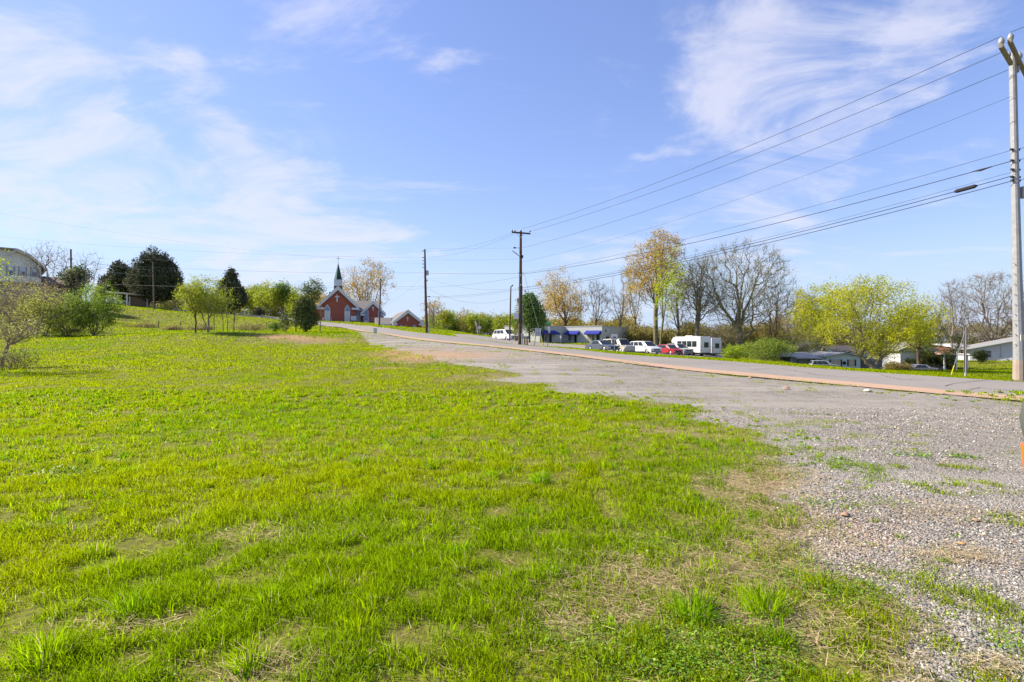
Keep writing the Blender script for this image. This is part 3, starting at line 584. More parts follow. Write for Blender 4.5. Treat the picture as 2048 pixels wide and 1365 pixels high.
def crown_points(n, W, zb, zt, shape, lobes, spread=.30):
    rx = W / 2; hz_ = (zt - zb) / 2; zc = (zt + zb) / 2; c = []
    while len(c) < lobes:
        v = tr_rng.normal(0, 1, 3); v /= np.linalg.norm(v); v *= tr_rng.uniform(.45, .82)
        if shape == 'vase' and v[2] < -.25 and tr_rng.random() < .7: continue
        c.append(v)
    c = np.array(c); k = tr_rng.integers(0, lobes, n); p = c[k] + tr_rng.normal(0, spread, (n, 3))
    l = np.linalg.norm(p, axis=1); f = np.where(l > 1, (1 - .12 * tr_rng.random(n)) / l, 1); p = p * f[:, None]
    if shape == 'cone': s = np.clip(1.02 - (p[:, 2] + 1) / 2 * .92, .06, 1) * 1.25; p[:, 0] *= s; p[:, 1] *= s
    if shape == 'egg': s = 1 - .30 * (p[:, 2]) ; p[:, 0] *= np.clip(s, .5, 1.2); p[:, 1] *= np.clip(s, .5, 1.2)
    if shape == 'vase': s = 1 + .12 * p[:, 2]; p[:, 0] *= s; p[:, 1] *= s
    return p * [rx, rx * .92, hz_] + [0, 0, zc]
def tree(name, label, px, D, top, wpx, cat='tree', group=None, clear=.25, n=260, lobes=9, shape='round', bark='grey', leaf=None, per=12, lsize=.16, spread=.5, twigs=0, tlen=1.0, limbs=5, rt=None, seed=1, bf=.45, trunks=1, lean=(0, 0), base=None, extra=None, tip=.018, stems=False, lspread=.25, mleaf=None, leaf_sel=None):
    global tr_rng; tr_rng = np.random.default_rng(seed)
    b = on(px, D) if base is None else Vector(base); Ht = zat(top, D) - b.z; W = wpx * D / F
    root = empty(name, b, 0, label, cat, group)
    pts = crown_points(n, W, Ht * clear, Ht, shape, lobes, lspread); pts[:, 0] += lean[0] * (pts[:, 2] / Ht); pts[:, 1] += lean[1] * (pts[:, 2] / Ht)
    nodes, parent = [np.array([0, 0, -.15])], [0]; fork = Ht * min(clear + .06, .4)
    for t in range(trunks):
        off = np.array([0, 0, 0.]) if trunks == 1 else np.array([tr_rng.uniform(-.5, .5) * W * .25, tr_rng.uniform(-.3, .3) * W * .2, 0]); prev = 0
        ft = fork * tr_rng.uniform(.7, 1.1) if trunks > 1 else fork
        for s in range(1, 5):
            q = s / 4; nodes.append(off * q + np.array([tr_rng.normal(0, .02) * Ht * .3 + lean[0] * .2 * q, tr_rng.normal(0, .02) * Ht * .3, ft * q])); parent.append(prev); prev = len(nodes) - 1
        tp = prev
        for l in range(limbs):
            a = 2 * math.pi * (l + tr_rng.uniform(-.3, .3)) / limbs + seed; rr = W * .5 * tr_rng.uniform(.30, .62); zt_ = Ht * tr_rng.uniform(.58, .88); 
            if l == 0: rr *= .25; zt_ = Ht * .92
            tgt = np.array([math.cos(a) * rr, math.sin(a) * rr, zt_]) + off; prev = tp; st = nodes[tp]; m = 6
            bow = tr_rng.normal(0, .06, 3) * W
            for s in range(1, m + 1):
                q = s / m; p = st + (tgt - st) * np.array([q ** .8, q ** .8, q]) + bow * math.sin(math.pi * q) + tr_rng.normal(0, .012, 3) * W; nodes.append(p); parent.append(prev); prev = len(nodes) - 1
    if extra:
        for line in extra:
            zs = line[0][2] * Ht; prev = int(np.argmin([abs(q[2] - zs) + abs(q[0]) * .5 for q in nodes])); e = resample([nodes[prev]] + [np.array([x * W, y * W, z * Ht]) for x, y, z in line[1:]], 9)
            for q in e[1:]: nodes.append(q + tr_rng.normal(0, .008, 3) * W); parent.append(prev); prev = len(nodes) - 1
    ND, PA = grow(pts, nodes, parent, bf)
    me, rad, kids = skeleton_mesh(ND, PA, rt or max(.06, Ht * .02), tip, 'trunk'); mesh_obj('trunk', me, BARK[bark], root)
    ends = np.where(kids == 0)[0]; small = np.where((rad < .045) & (np.arange(len(ND)) > 0))[0]
    if leaf:
        lc = ND[ends] if leaf_sel is None else ND[ends][leaf_sel(ND[ends] / [W, W, Ht])]
        mesh_obj('crown', leaf_mesh('crown', lc, spread, lsize, leaf, per), mleaf or LEAF, root)['kind'] = 'stuff'
    if twigs:
        sel = small if len(small) else ends
        o = mesh_obj('twigs' if leaf else 'crown', twig_mesh('twigs', ND, PA, sel, twigs, tlen, tip * .62), BARK[bark], root); o['kind'] = 'stuff'
    return root
def evergreen(name, label, px, D, top, wpx, shape='egg', cat='tree', group=None, seed=1, n=900, per=22, lsize=.22, spread=.32, cols=CED, clear=.06, bark='dark', base=None, lobes=26, holes=0.0):
    """dense crown: foliage sprays on many short limbs round one stem"""
    global tr_rng; tr_rng = np.random.default_rng(seed)
    b = on(px, D) if base is None else Vector(base); Ht = zat(top, D) - b.z; W = wpx * D / F; root = empty(name, b, 0, label, cat, group)
    p = crown_points(n, W, Ht * clear, Ht, shape, lobes, .24); stem = [np.array([0, 0, -.15])] + [np.array([tr_rng.normal(0, .01) * W, tr_rng.normal(0, .01) * W, Ht * .9 * s / 12]) for s in range(1, 13)]
    ND, PA = grow(p[: n // 3], stem, [0] + list(range(12)), .2); me, rad, kids = skeleton_mesh(ND, PA, max(.05, Ht * .02), .02, 'trunk'); mesh_obj('trunk', me, BARK[bark], root)
    mesh_obj('crown', leaf_mesh('crown', p, spread, lsize, cols, per), NEEDLE, root)['kind'] = 'stuff'; return root
def shrub(name, label, px, D, top, wpx, cols, cat='shrub', group=None, seed=1, n=150, per=16, lsize=.10, spread=.22, bark='grey', twigs=0, tlen=.6, base=None, stems=7, zlow=.08, depth=1.0, leafmat=None, tip=.012):
    global tr_rng; tr_rng = np.random.default_rng(seed)
    b = on(px, D) if base is None else Vector(base); Ht = zat(top, D) - b.z; W = wpx * D / F; root = empty(name, b, 0, label, cat, group)
    p = crown_points(n, W, Ht * zlow, Ht, 'round', 9, .34) * [1, depth, 1]; nodes, parent = [np.array([0, 0, -.1])], [0]
    for s in range(stems):
        a = 6.283 * s / stems + seed; r0 = W * .16 * tr_rng.random(); prev = 0
        for q in (.12, .4, .7):
            nodes.append(np.array([math.cos(a) * (r0 + W * .25 * q), math.sin(a) * (r0 + W * .25 * q) * depth, Ht * q * .8])); parent.append(prev); prev = len(nodes) - 1
    ND, PA = grow(p, nodes, parent, .3); me, rad, kids = skeleton_mesh(ND, PA, max(.03, Ht * .014), tip, 'stems'); mesh_obj('stem', me, BARK[bark], root)
    ends = np.where(kids == 0)[0]
    if cols: mesh_obj('foliage', leaf_mesh('foliage', ND[ends], spread, lsize, cols, per), leafmat or LEAF, root)['kind'] = 'stuff'
    if twigs: mesh_obj('twigs', twig_mesh('twigs', ND, PA, np.arange(3, len(ND)), twigs, tlen, tip * .7), BARK[bark], root)['kind'] = 'stuff'
    return root

# -- left of the field
shrub('bare_shrub', 'tangle of bare brown brush on the bank below the cream house', 45, 54, 566, 190, [(.20, .16, .08), (.26, .22, .07)], seed=3, n=520, per=5, lsize=.09, twigs=6, tlen=.8, bark='pale', group='brush on the left bank', stems=14)
shrub('bare_shrub', 'dense grey brown brush just below the cream house wall', 62, 64, 553, 210, [(.21, .17, .10), (.27, .24, .10), (.3, .32, .08)], seed=7, n=480, per=4, lsize=.10, twigs=5, tlen=.9, bark='pale', group='brush on the left bank', stems=16)
shrub('leafing_shrub', 'yellow green leafing shrub in front of the bare brown brush', 92, 50, 580, 100, [(.13, .14, .03), (.24, .26, .04), (.33, .36, .05)], seed=4, n=260, per=9, lsize=.09, twigs=2, group='brush on the left bank')
shrub('green_bush', 'large bright green bush at the right end of the left thicket', 188, 51, 556, 98, [(.06, .11, .012), (.13, .20, .018), (.22, .31, .03)], seed=5, n=420, per=16, lsize=.085, group='brush on the left bank', stems=9)
shrub('green_bush', 'darker green bush between the leafing shrub and the large bright one', 138, 50, 605, 84, [(.06, .09, .018), (.11, .14, .02), (.20, .25, .03)], seed=6, n=240, per=13, lsize=.085, twigs=1, group='brush on the left bank')
shrub('bare_shrub', 'pale twiggy shrub at the left edge below the thicket', 18, 46, 645, 80, [(.28, .32, .05), (.2, .2, .05)], seed=8, n=200, per=4, lsize=.07, twigs=4, tlen=.6, group='brush on the left bank')
tree('leaning_tree', 'small gnarled leaning tree with brown brush at the left edge', 2, 24, 640, 80, seed=9, n=150, clear=.5, lobes=6, limbs=4, bark='pale', leaf=[(.3, .32, .05), (.25, .24, .08)], per=3, lsize=.05, spread=.2, twigs=3, tlen=.4, rt=.085, lean=(1.1, 0), tip=.007)
shrub('brush_pile', 'low vines and dead stems at the foot of the leaning tree', 32, 23.6, 700, 85, [(.13, .15, .03), (.26, .22, .08)], seed=10, n=110, per=4, lsize=.045, twigs=4, tlen=.35, stems=8, tip=.006)
tree('yellow_green_tree', 'yellow green tree reaching in over the left edge', -62, 22, 470, 150, seed=12, n=150, clear=.3, leaf=YG, per=8, lsize=.06, spread=.22, tip=.008)
tree('bare_tree', 'bare grey tree in front of the cream house roof', 98, 72, 488, 95, seed=13, n=170, clear=.3, bark='grey', twigs=2, tlen=1.2, rt=.16, tip=.016, leaf=[(.2, .15, .1), (.24, .19, .1)], per=2, lsize=.1)
tree('bare_tree', 'bare thin tree right of the wooden pole by the cream house', 172, 80, 500, 80, seed=14, n=110, clear=.25, bark='grey', twigs=2, tlen=1.2, rt=.12, tip=.014)
tree('magnolia', 'small dark evergreen tree behind the leafing shrubs near the cream house', 152, 84, 532, 44, seed=15, n=110, clear=.35, bark='dark', leaf=DKG, per=14, lsize=.2, spread=.45)
evergreen('cedar', 'shorter dark cedar standing behind the carport', 240, 116, 525, 66, seed=16, n=900, clear=.05)
evergreen('cedar', 'tall double topped dark cedar right of the carport', 309, 112, 496, 92, seed=17, n=1500, clear=.10, lobes=34)
evergreen('spruce', 'dark pointed conifer behind the yellow green field trees', 462, 112, 539, 66, 'cone', seed=18, n=850, cols=CED, clear=.02, lsize=.26)
tree('field_tree', 'small yellow green tree on the left of the field pair', 391, 46, 556, 66, seed=19, n=150, clear=.32, leaf=YG, per=10, lsize=.07, spread=.2, twigs=1, tlen=.5, rt=.07, bark='dark', group='pair of small trees in the field', tip=.010)
tree('field_tree', 'fuller yellow green tree on the right of the field pair', 416, 47, 548, 108, seed=20, n=330, clear=.26, leaf=YG, per=12, lsize=.075, spread=.22, twigs=1, tlen=.6, rt=.085, bark='pale', trunks=2, group='pair of small trees in the field', tip=.010)
for i, (px, h) in enumerate([(428, 612), (446, 600), (455, 606), (468, 622)]):
    tree('sapling', ['thin bare sapling just right of the fuller field tree', 'bare sapling second from the fuller field tree', 'bare sapling third from the fuller field tree', 'last bare sapling right of the field trees'][i], px, 47.5, h, 16, seed=30 + i, n=16, limbs=2, clear=.35, bark='grey', rt=.035, tip=.009, twigs=1, tlen=.4, group='saplings beside the field trees', leaf=YG, per=3, lsize=.05)
evergreen('juniper', 'dense dark juniper bush at the end of the lawn before the church', 611, 60, 592, 50, 'egg', cat='shrub', seed=21, n=520, per=26, lsize=.085, spread=.16, cols=[(.045, .064, .022), (.08, .105, .03), (.14, .16, .04)], clear=.02)
shrub('spiky_shrub', 'small dark spiky shrub left of the juniper', 570, 59, 633, 26, DKG, seed=22, n=90, per=20, lsize=.08, spread=.12)
shrub('green_bush', 'low green weeds left of the spiky shrub', 550, 59.5, 646, 22, MIDG, seed=23, n=50, per=14, lsize=.07, spread=.12)
tree('roadside_sapling', 'thin leafless sapling right of the juniper', 641, 61, 600, 22, seed=24, n=24, limbs=2, clear=.3, rt=.04, bark='pale', tip=.010, leaf=OR, per=2, lsize=.05, twigs=1, tlen=.5)
tree('field_tree', 'slim yellow leafed tree just left of the juniper', 592, 60.5, 585, 40, seed=25, n=90, clear=.3, leaf=YG, per=8, lsize=.075, spread=.25, rt=.07, bark='dark', tip=.012)
for i, (px, D, top, w, c) in enumerate([(505, 138, 574, 50, YG), (540, 134, 566, 52, YG), (566, 136, 570, 44, MIDG), (592, 140, 572, 46, YG), (520, 150, 570, 44, MIDG), (652, 150, 590, 40, OR)]):
    tree('woodland_tree', ['loose yellow green tree nearest the conifer beyond the upper road', 'tall bright yellow green tree in the middle of the grove left of the church', 'mid green tree in the grove left of the church', 'yellow green tree in the grove next to the pine', 'green tree at the back of the grove left of the church', 'orange leafed tree peeping over the left church roof'][i], px, D, top, w, seed=40 + i, n=170, clear=.22, leaf=c, per=13, lsize=.22, spread=.55, twigs=1, tlen=1.0, rt=.16, bark='pale', group='grove beyond the upper road', tip=.02)
tree('pine', 'dark pine with a rounded top left of the church steeple', 626, 138, 557, 46, seed=47, n=110, clear=.45, leaf=DKG, per=26, lsize=.24, spread=.55, bark='dark', rt=.2)
shrub('round_shrub', 'dark clipped round shrub beyond the upper road', 517, 121, 617, 22, CED, seed=48, n=120, per=26, lsize=.16, spread=.25, leafmat=NEEDLE)
# -- behind the church and along the skyline
tree('maple', 'large half bare tree with orange brown leaves behind the church', 733, 152, 517, 112, seed=50, n=420, clear=.20, leaf=OR, per=9, lsize=.20, spread=.55, twigs=2, tlen=1.5, rt=.42, bark='dark', limbs=7, trunks=2, lobes=14)
sk = [(868, 600), (892, 622), (905, 632), (925, 618), (948, 628), (968, 634), (985, 622), (1008, 630), (1030, 634), (880, 634), (1046, 622)]
skl = ['pale half bare tree rising behind the street light pole', 'first yellow green tree of the skyline right of the light pole', 'low green tree of the skyline right of the church hall', 'orange brown tree in the middle of the skyline wood', 'yellow green tree left of the feather banner', 'green tree behind the feather banner', 'tall thin half bare tree right of the banner', 'loose tree above the parked white minivan', 'olive tree left of the light pole by the lot', 'short green tree behind the street light pole', 'bare topped tree behind the light pole by the lot']
for i, (px, top) in enumerate(sk):
    c = [OR, YG, MIDG, [(.20, .14, .04), (.30, .22, .05), (.32, .30, .05)], YG, MIDG, [(.24, .2, .06), (.3, .3, .05)], YG, MIDG, MIDG, OR][i]
    tree('skyline_tree', skl[i], px, 150 + (i * 7) % 22, top, 44, seed=60 + i, n=150, clear=.12, leaf=c, per=[3, 12, 13, 9, 12, 12, 4, 9, 11, 13, 4][i], lsize=.24, spread=.6, twigs=2 if i in (0, 6, 10) else 1, tlen=1.1, rt=.17, bark='pale', group='wood along the skyline', tip=.02)
def wood(name, label, px0, px1, D, top0, top1, n, cols, seed, lsize=.3):
    global tr_rng; tr_rng = np.random.default_rng(seed); px = tr_rng.uniform(px0, px1, n); d = D + tr_rng.uniform(-6, 10, n); x = (px - CX) / F * d; z0 = H(x, d)
    tp = EYE + (CY - (top0 + (top1 - top0) * fbm(px * 1.0, px * 0 + seed, 26, 3))) / F * d; q = tr_rng.random(n) ** .8; z = z0 + (tp - z0) * q
    o = mesh_obj(name, leaf_mesh(name, np.c_[x, d, z], .6, lsize, cols, 8), LEAF); return tag(o, label, 'wood', kind='stuff')
wood('distant_wood', 'hazy spring wood filling the skyline right of the church hall', 845, 1085, 182, 622, 655, 1500, [(.13, .14, .04), (.22, .22, .05), (.26, .20, .07)], 80)
wood('distant_wood', 'pale wood beyond the upper road left of the church', 190, 640, 165, 560, 608, 2400, [(.14, .15, .04), (.22, .23, .05), (.25, .22, .08)], 81)
wood('undergrowth', 'tan and green undergrowth below the tall trees behind the lot', 1255, 1560, 118, 640, 680, 1900, [(.10, .11, .03), (.20, .16, .06), (.24, .23, .05)], 82, .24)
wood('distant_wood', 'low wood behind the houses on the right', 1540, 2140, 165, 625, 668, 2200, [(.12, .12, .05), (.20, .17, .08), (.23, .21, .07)], 83)
wood('distant_wood', 'thin wood behind the low building with blue awnings', 1060, 1270, 150, 628, 660, 900, [(.14, .13, .03), (.25, .21, .05), (.30, .26, .05)], 84)
# -- right half
evergreen('pear_tree', 'rounded mid green tree behind the wooden pole with the meter box', 1058, 78, 588, 66, 'egg', seed=90, n=420, per=20, lsize=.15, spread=.3, cols=[(.045, .085, .018), (.085, .15, .03), (.14, .21, .05)], clear=.16)
tree('yellow_green_tree', 'small yellow green tree left of the rounded green tree', 1030, 80, 632, 26, seed=91, n=60, clear=.2, leaf=YG, per=14, lsize=.12, spread=.3, rt=.07)
tree('maple', 'orange leafed tree behind the left part of the awning building', 1124, 128, 533, 108, seed=92, n=400, clear=.18, leaf=OR, per=15, lsize=.17, spread=.55, twigs=1, tlen=1.2, rt=.4, bark='dark', limbs=7, trunks=2, lobes=13)
tree('bare_tree', 'bare tree behind the middle of the awning building', 1192, 132, 562, 66, seed=93, n=200, clear=.25, bark='grey', twigs=5, tlen=1.5, rt=.26, limbs=5, tip=.023)
tree('bare_tree', 'bare tree behind the right corner of the awning building', 1240, 130, 545, 72, seed=94, n=220, clear=.25, bark='grey', twigs=5, tlen=1.5, rt=.24, limbs=5, tip=.023)
tree('half_bare_tree', 'slim tree with sparse orange buds right of the awning building', 1270, 122, 540, 56, seed=95, n=190, clear=.25, bark='ivy', leaf=OR, per=4, lsize=.17, spread=.45, twigs=2, tlen=1.3, rt=.28)
tree('tall_tree', 'tallest tree with orange brown crown above the parked cars', 1312, 108, 462, 128, seed=96, n=640, clear=.30, bark='ivy', leaf=OR, per=16, lsize=.165, spread=.50, twigs=2, tlen=1.2, rt=.45, limbs=7, lobes=16, leaf_sel=lambda q: q[:, 2] > .45)
tree('climbing_tree', 'bright yellow green tree growing up against the tallest tree', 1318, 101, 488, 66, seed=97, n=230, clear=.22, bark='ivy', leaf=[(.22, .30, .015), (.34, .42, .02), (.42, .48, .03)], per=7, lsize=.17, spread=.38, rt=.2, lobes=9, lean=(3.6, 0))
tree('bare_tree', 'tall bare tree just right of the tallest tree', 1392, 110, 488, 130, seed=98, n=560, clear=.28, bark='grey', twigs=5, tlen=1.5, rt=.46, limbs=7, leaf=[(.24, .22, .07), (.30, .33, .06)], per=5, lsize=.12, spread=.5, trunks=2, tip=.023)
tree('oak', 'huge bare spreading oak behind the small white buses', 1478, 103, 482, 210, seed=99, n=950, clear=.16, bark='ivy', twigs=5, tlen=1.5, rt=.72, limbs=8, lobes=17, leaf=[(.22, .20, .08), (.30, .30, .09)], per=3, lsize=.12, spread=.5, tip=.023, extra=[[(0, 0, .22), (.22, -.05, .36), (.38, -.05, .46), (.5, 0, .50)], [(0, 0, .16), (-.12, .03, .05), (-.24, .03, .02)], [(0, 0, .3), (.25, .05, .28), (.48, .05, .32)]])
tree('bare_tree', 'low bare tree right of the huge oak', 1545, 112, 560, 84, seed=100, n=240, clear=.14, bark='dark', twigs=5, tlen=1.5, rt=.25, tip=.023)
tree('bare_tree', 'bare tree with tan buds left of the yellow green trees', 1588, 124, 578, 100, seed=112, n=300, clear=.14, bark='grey', twigs=5, tlen=1.5, rt=.25, tip=.023, leaf=[(.22, .19, .08), (.30, .28, .09)], per=4, lsize=.13, spread=.5)
tree('bare_tree', 'leaning ivy covered bare tree behind the parked red car', 1352, 112, 560, 66, seed=101, n=200, clear=.2, bark='ivy', twigs=5, tlen=1.5, rt=.4, lean=(2, 0), tip=.023)
shrub('green_bush', 'wide green bush on the bank right of the buses', 1538, 71, 678, 96, [(.07, .11, .015), (.14, .20, .025), (.24, .29, .04)], seed=102, n=320, per=15, lsize=.11, spread=.26)
shrub('green_bush', 'bright green grassy bush right behind the second bus', 1470, 80, 692, 56, [(.11, .17, .015), (.22, .31, .02), (.3, .38, .03)], seed=103, n=160, per=14, lsize=.12, spread=.22)
shrub('bare_shrub', 'tan bare shrub at the foot of the huge oak', 1440, 97, 650, 90, [(.20, .16, .07), (.22, .22, .06)], seed=104, n=200, per=5, lsize=.14, twigs=5, tlen=1.5)
shrub('leafing_shrub', 'olive shrub behind the porch of the light blue house', 1596, 114, 660, 84, [(.10, .12, .03), (.19, .20, .04), (.27, .25, .06)], seed=105, n=240, per=12, lsize=.15, spread=.4, twigs=1)
tree('yellow_green_tree', 'yellow green tree behind the light blue house', 1645, 120, 560, 130, seed=106, n=520, clear=.16, leaf=YGR, per=16, lsize=.22, spread=.6, twigs=1, tlen=1.0, rt=.3, limbs=7, lobes=20, lspread=.22)
tree('yellow_green_tree', 'broad yellow green tree by the road right of the light blue house', 1748, 70, 556, 214, seed=107, n=900, clear=.10, leaf=YGR, per=16, lsize=.12, spread=.38, twigs=1, tlen=.7, rt=.36, bark='pale', limbs=10, lobes=30, trunks=2, shape='round', tip=.014, lspread=.20)
tree('yellow_green_tree', 'smaller yellow green tree hanging over the white house with porch', 1838, 82, 598, 116, seed=108, n=360, clear=.24, leaf=YGR, per=15, lsize=.14, spread=.4, twigs=1, tlen=.8, rt=.24, bark='dark', limbs=6)
tree('bare_tree', 'wide bare tree behind the white house at the right edge', 1985, 128, 546, 185, seed=109, n=720, clear=.12, bark='grey', twigs=5, tlen=1.5, rt=.6, limbs=8, lobes=16, leaf=[(.24, .20, .12), (.3, .26, .14)], per=3, lsize=.13, spread=.5, tip=.023)
tree('bare_tree', 'slimmer bare tree left of the wide one on the right', 1902, 132, 560, 74, seed=110, n=280, clear=.2, bark='grey', twigs=5, tlen=1.5, rt=.3, tip=.023)
tree('bare_tree', 'bare tree half hidden behind the steel pole', 2075, 130, 560, 110, seed=111, n=300, clear=.15, bark='grey', twigs=5, tlen=1.5, rt=.35, tip=.023)
for i, (px, D, top, w, lab) in enumerate([(1822, 88, 716, 22, 'dark low shrub under the window of the white house with porch'), (1852, 89, 702, 26, 'olive shrub left of the porch posts'), (1896, 88, 705, 36, 'largest dark shrub in front of the porch'), (1959, 100, 702, 20, 'dark round shrub at the corner of the plain white house'), (1900, 106, 655, 60, 'tall dark green shrub behind the porch roof'), (1795, 78, 728, 44, 'brown low bush at the foot of the broad yellow green tree')]):
    shrub('house_shrub', lab, px, D, top, w, [(.025, .04, .015), (.05, .07, .02), (.09, .11, .03)] if i != 5 else [(.18, .12, .06), (.22, .2, .06)], seed=120 + i, n=110, per=18, lsize=.12, spread=.22)
# weeds along the fence on the left bank
for i, (px, D, top, w) in enumerate([(285, 66, 650, 70), (345, 62, 657, 50), (500, 61, 648, 90), (400, 60, 652, 60)]):
    shrub('weed_patch', ['dry weeds on the bank left of the field trees', 'low brown weeds between the bank and the field trees', 'pale dead weeds along the wire fence', 'green brown weeds behind the field trees'][i], px, D, top, w, [(.12, .12, .03), (.22, .19, .05), (.27, .22, .10)], cat='weeds', seed=130 + i, n=140, per=7, lsize=.07, spread=.25, twigs=2, tlen=.35, group='weeds along the left bank', depth=.5, stems=12)

# ------------------------------------------------------------------ building materials
def brick_mat(name, a, b_, mortar, scale=1.0):
    m = bpy.data.materials.new(name); m.use_nodes = True; nt = m.node_tree; bs = nt.nodes['Principled BSDF']; bs.inputs['Roughness'].default_value = .9; bs.inputs['Specular IOR Level'].default_value = .15
    t = N(nt, 'ShaderNodeTexCoord').outputs['Object']; s = N(nt, 'ShaderNodeSeparateXYZ'); L(nt, t, s.inputs[0]); c = N(nt, 'ShaderNodeCombineXYZ'); L(nt, M_(nt, 'ADD', s.outputs[0], s.outputs[1]), c.inputs[0]); L(nt, s.outputs[2], c.inputs[1])
    br = N(nt, 'ShaderNodeTexBrick', inp={'Color1': (*a, 1), 'Color2': (*b_, 1), 'Mortar': (*mortar, 1), 'Scale': 1.0, 'Mortar Size': .006, 'Brick Width': .22 * scale, 'Row Height': .075 * scale}); L(nt, c.outputs[0], br.inputs['Vector'])
    L(nt, mixc(nt, ramp(nt, noise(nt, t, .7, 4), [(.35, 0), (.7, .35)]), br.outputs[0], tuple(x * .6 for x in a)), bs.inputs['Base Color']); return m
def siding_mat(name, col, pitch=.16):
    m = bpy.data.materials.new(name); m.use_nodes = True; nt = m.node_tree; bs = nt.nodes['Principled BSDF']; bs.inputs['Roughness'].default_value = .65
    t = N(nt, 'ShaderNodeTexCoord').outputs['Object']; s = N(nt, 'ShaderNodeSeparateXYZ'); L(nt, t, s.inputs[0]); fr = M_(nt, 'FRACT', M_(nt, 'DIVIDE', s.outputs[2], pitch))
    bp = N(nt, 'ShaderNodeBump', inp={'Strength': 1.0, 'Distance': .02}); L(nt, M_(nt, 'SUBTRACT', 1.0, fr), bp.inputs['Height']); L(nt, bp.outputs[0], bs.inputs['Normal'])
    L(nt, mixc(nt, ramp(nt, noise(nt, t, 1.2, 5), [(.35, 0), (.75, .35)]), col, tuple(c * .7 for c in col)), bs.inputs['Base Color']); return m
BRICK = brick_mat('red_brick', (.40, .10, .062), (.33, .078, .052), (.38, .22, .17))
WHITE = mat('white_paint', (.64, .64, .645), .6, .3, var=.08)
GLASS = mat('window_glass', (.10, .12, .15), .08, .6, var=.1)
BLUEGLASS = mat('church_glass', (.20, .30, .46), .15, .5, var=.3, scale=3)
DARK = mat('dark_opening', (.02, .02, .022), .4, .3)
SHINGLE = mat('brown_shingle', (.215, .17, .14), .95, .1, var=.25, scale=5, bump=.4, bscale=12)
GREYSH = mat('grey_shingle', (.20, .185, .18), .95, .1, var=.25, scale=5, bump=.4, bscale=12)
WOODP = mat('pole_wood', (.115, .075, .055), .9, .1, var=.3, scale=4, bump=.4, bscale=25)
STEEL = mat('galvanised_steel', (.34, .345, .35), .6, .4, .3, var=.3, scale=5, bump=.15, bscale=30)
BLK = mat('black_metal', (.025, .025, .028), .5, .3)
GREYM = mat('grey_metal', (.34, .35, .36), .5, .4, .3)

def arch_poly(w, h, spring, n=7):
    """pointed (lancet) arch outline, base at z = 0"""
    pts = [(-w / 2, 0), (w / 2, 0), (w / 2, spring)]
    for i in range(1, n): q = i / n; pts.append((w / 2 * (1 - q ** 1.25), spring + (h - spring) * math.sin(q * math.pi / 2) ** .85 if False else spring + (h - spring) * q ** .9))
    pts.append((0, h))
    for i in range(n - 1, 0, -1): q = i / n; pts.append((-w / 2 * (1 - q ** 1.25), spring + (h - spring) * q ** .9))
    pts.append((-w / 2, spring)); return pts
def lancet(parent, x, z, w, h, y, door=True, glass=BLUEGLASS):
    """pointed church window or door with a white frame, bars and (for a door) white leaves below"""
    sp = h * .72; fr = MB().prism([(x + u, z + v) for u, v in arch_poly(w, h, sp)], y - .06, y - .002, 'y').build('door' if door else 'window', WHITE, parent)
    i = .8; MB().prism([(x + u * i, z + (.62 * h if door else .16 * h) + v * i * (.38 if False else 1)) for u, v in (arch_poly(w, h * .38, .12 * h) if door else arch_poly(w, h * .98, h * .62))], y - .075, y - .061, 'y').build('pane', glass, fr)
    b = MB(); b.box(x - w * .4, x + w * .4, y - .09, y - .076, z + (.75 if door else .55) * h, z + (.765 if door else .562) * h)
    if door: b.box(x - .02, x + .02, y - .075, y - .061, z + .03, z + h * .6)
    b.build('glazing_bar' if not door else 'door_leaf', mat('bar_grey', (.42, .45, .52), .6), fr); return fr  # blue-grey bar across the pane; doors also get a thin middle strip
def cross(parent, x, z, h, y, m=WHITE):
    return MB().box(x - h * .075, x + h * .075, y - .12, y - .004, z, z + h).box(x - h * .29, x - h * .0751, y - .12, y - .004, z + h * .62, z + h * .77).box(x + h * .0751, x + h * .29, y - .12, y - .004, z + h * .62, z + h * .77).build('cross', m, parent)
def gable_house(root, x0, x1, y0, y1, ze, zr, wall, roof, trim=WHITE, over=.5, thick=.22, zb=-1.5, ret=.0, trim_w=.34, tag_='wall'):
    """walls with a gable to the front, roof slabs, raking trim with boxed eave returns"""
    xm = (x0 + x1) / 2; w = MB().prism([(x0, zb), (x1, zb), (x1, ze), (xm, zr), (x0, ze)], y0, y1, 'y').build('wall', wall, root)
    sl = (zr - ze) / (xm - x0); xo0, xo1 = x0 - over, x1 + over; zo = ze - over * sl; f = y0 - over * .8; bk = y1 + over * .5
    r = MB(); t = thick * math.sqrt(1 + sl * sl)
    r.prism([(xo0, zo + .02), (xm, zr + .02), (xm, zr + t), (xo0, zo + t)], f, bk, 'y'); r.prism([(xm, zr + .02), (xo1, zo + .02), (xo1, zo + t), (xm, zr + t)], f, bk, 'y'); r.build('roof', roof, root)
    g = MB(); tw = trim_w * math.sqrt(1 + sl * sl)
    g.prism([(xo0 - .03, zo + t + .01), (xm, zr + t + .03), (xm, zr + .03 - tw), (xo0 - .03, zo + .03 - tw * .7)], f - .05, f - .003, 'y'); g.prism([(xm, zr + t + .03), (xo1 + .03, zo + t + .01), (xo1 + .03, zo + .03 - tw * .7), (xm, zr + .03 - tw)], f - .05, f - .003, 'y'); g.build('gable_trim', trim, root)
    if ret:
        for (a, b_) in ((xo0 - .02, x0 + ret), (x1 - ret, xo1 + .02)): MB().box(a, b_, f - .08, y0 - .003, zo - .42, zo + .06).build('eave_return', trim, root)
    return w

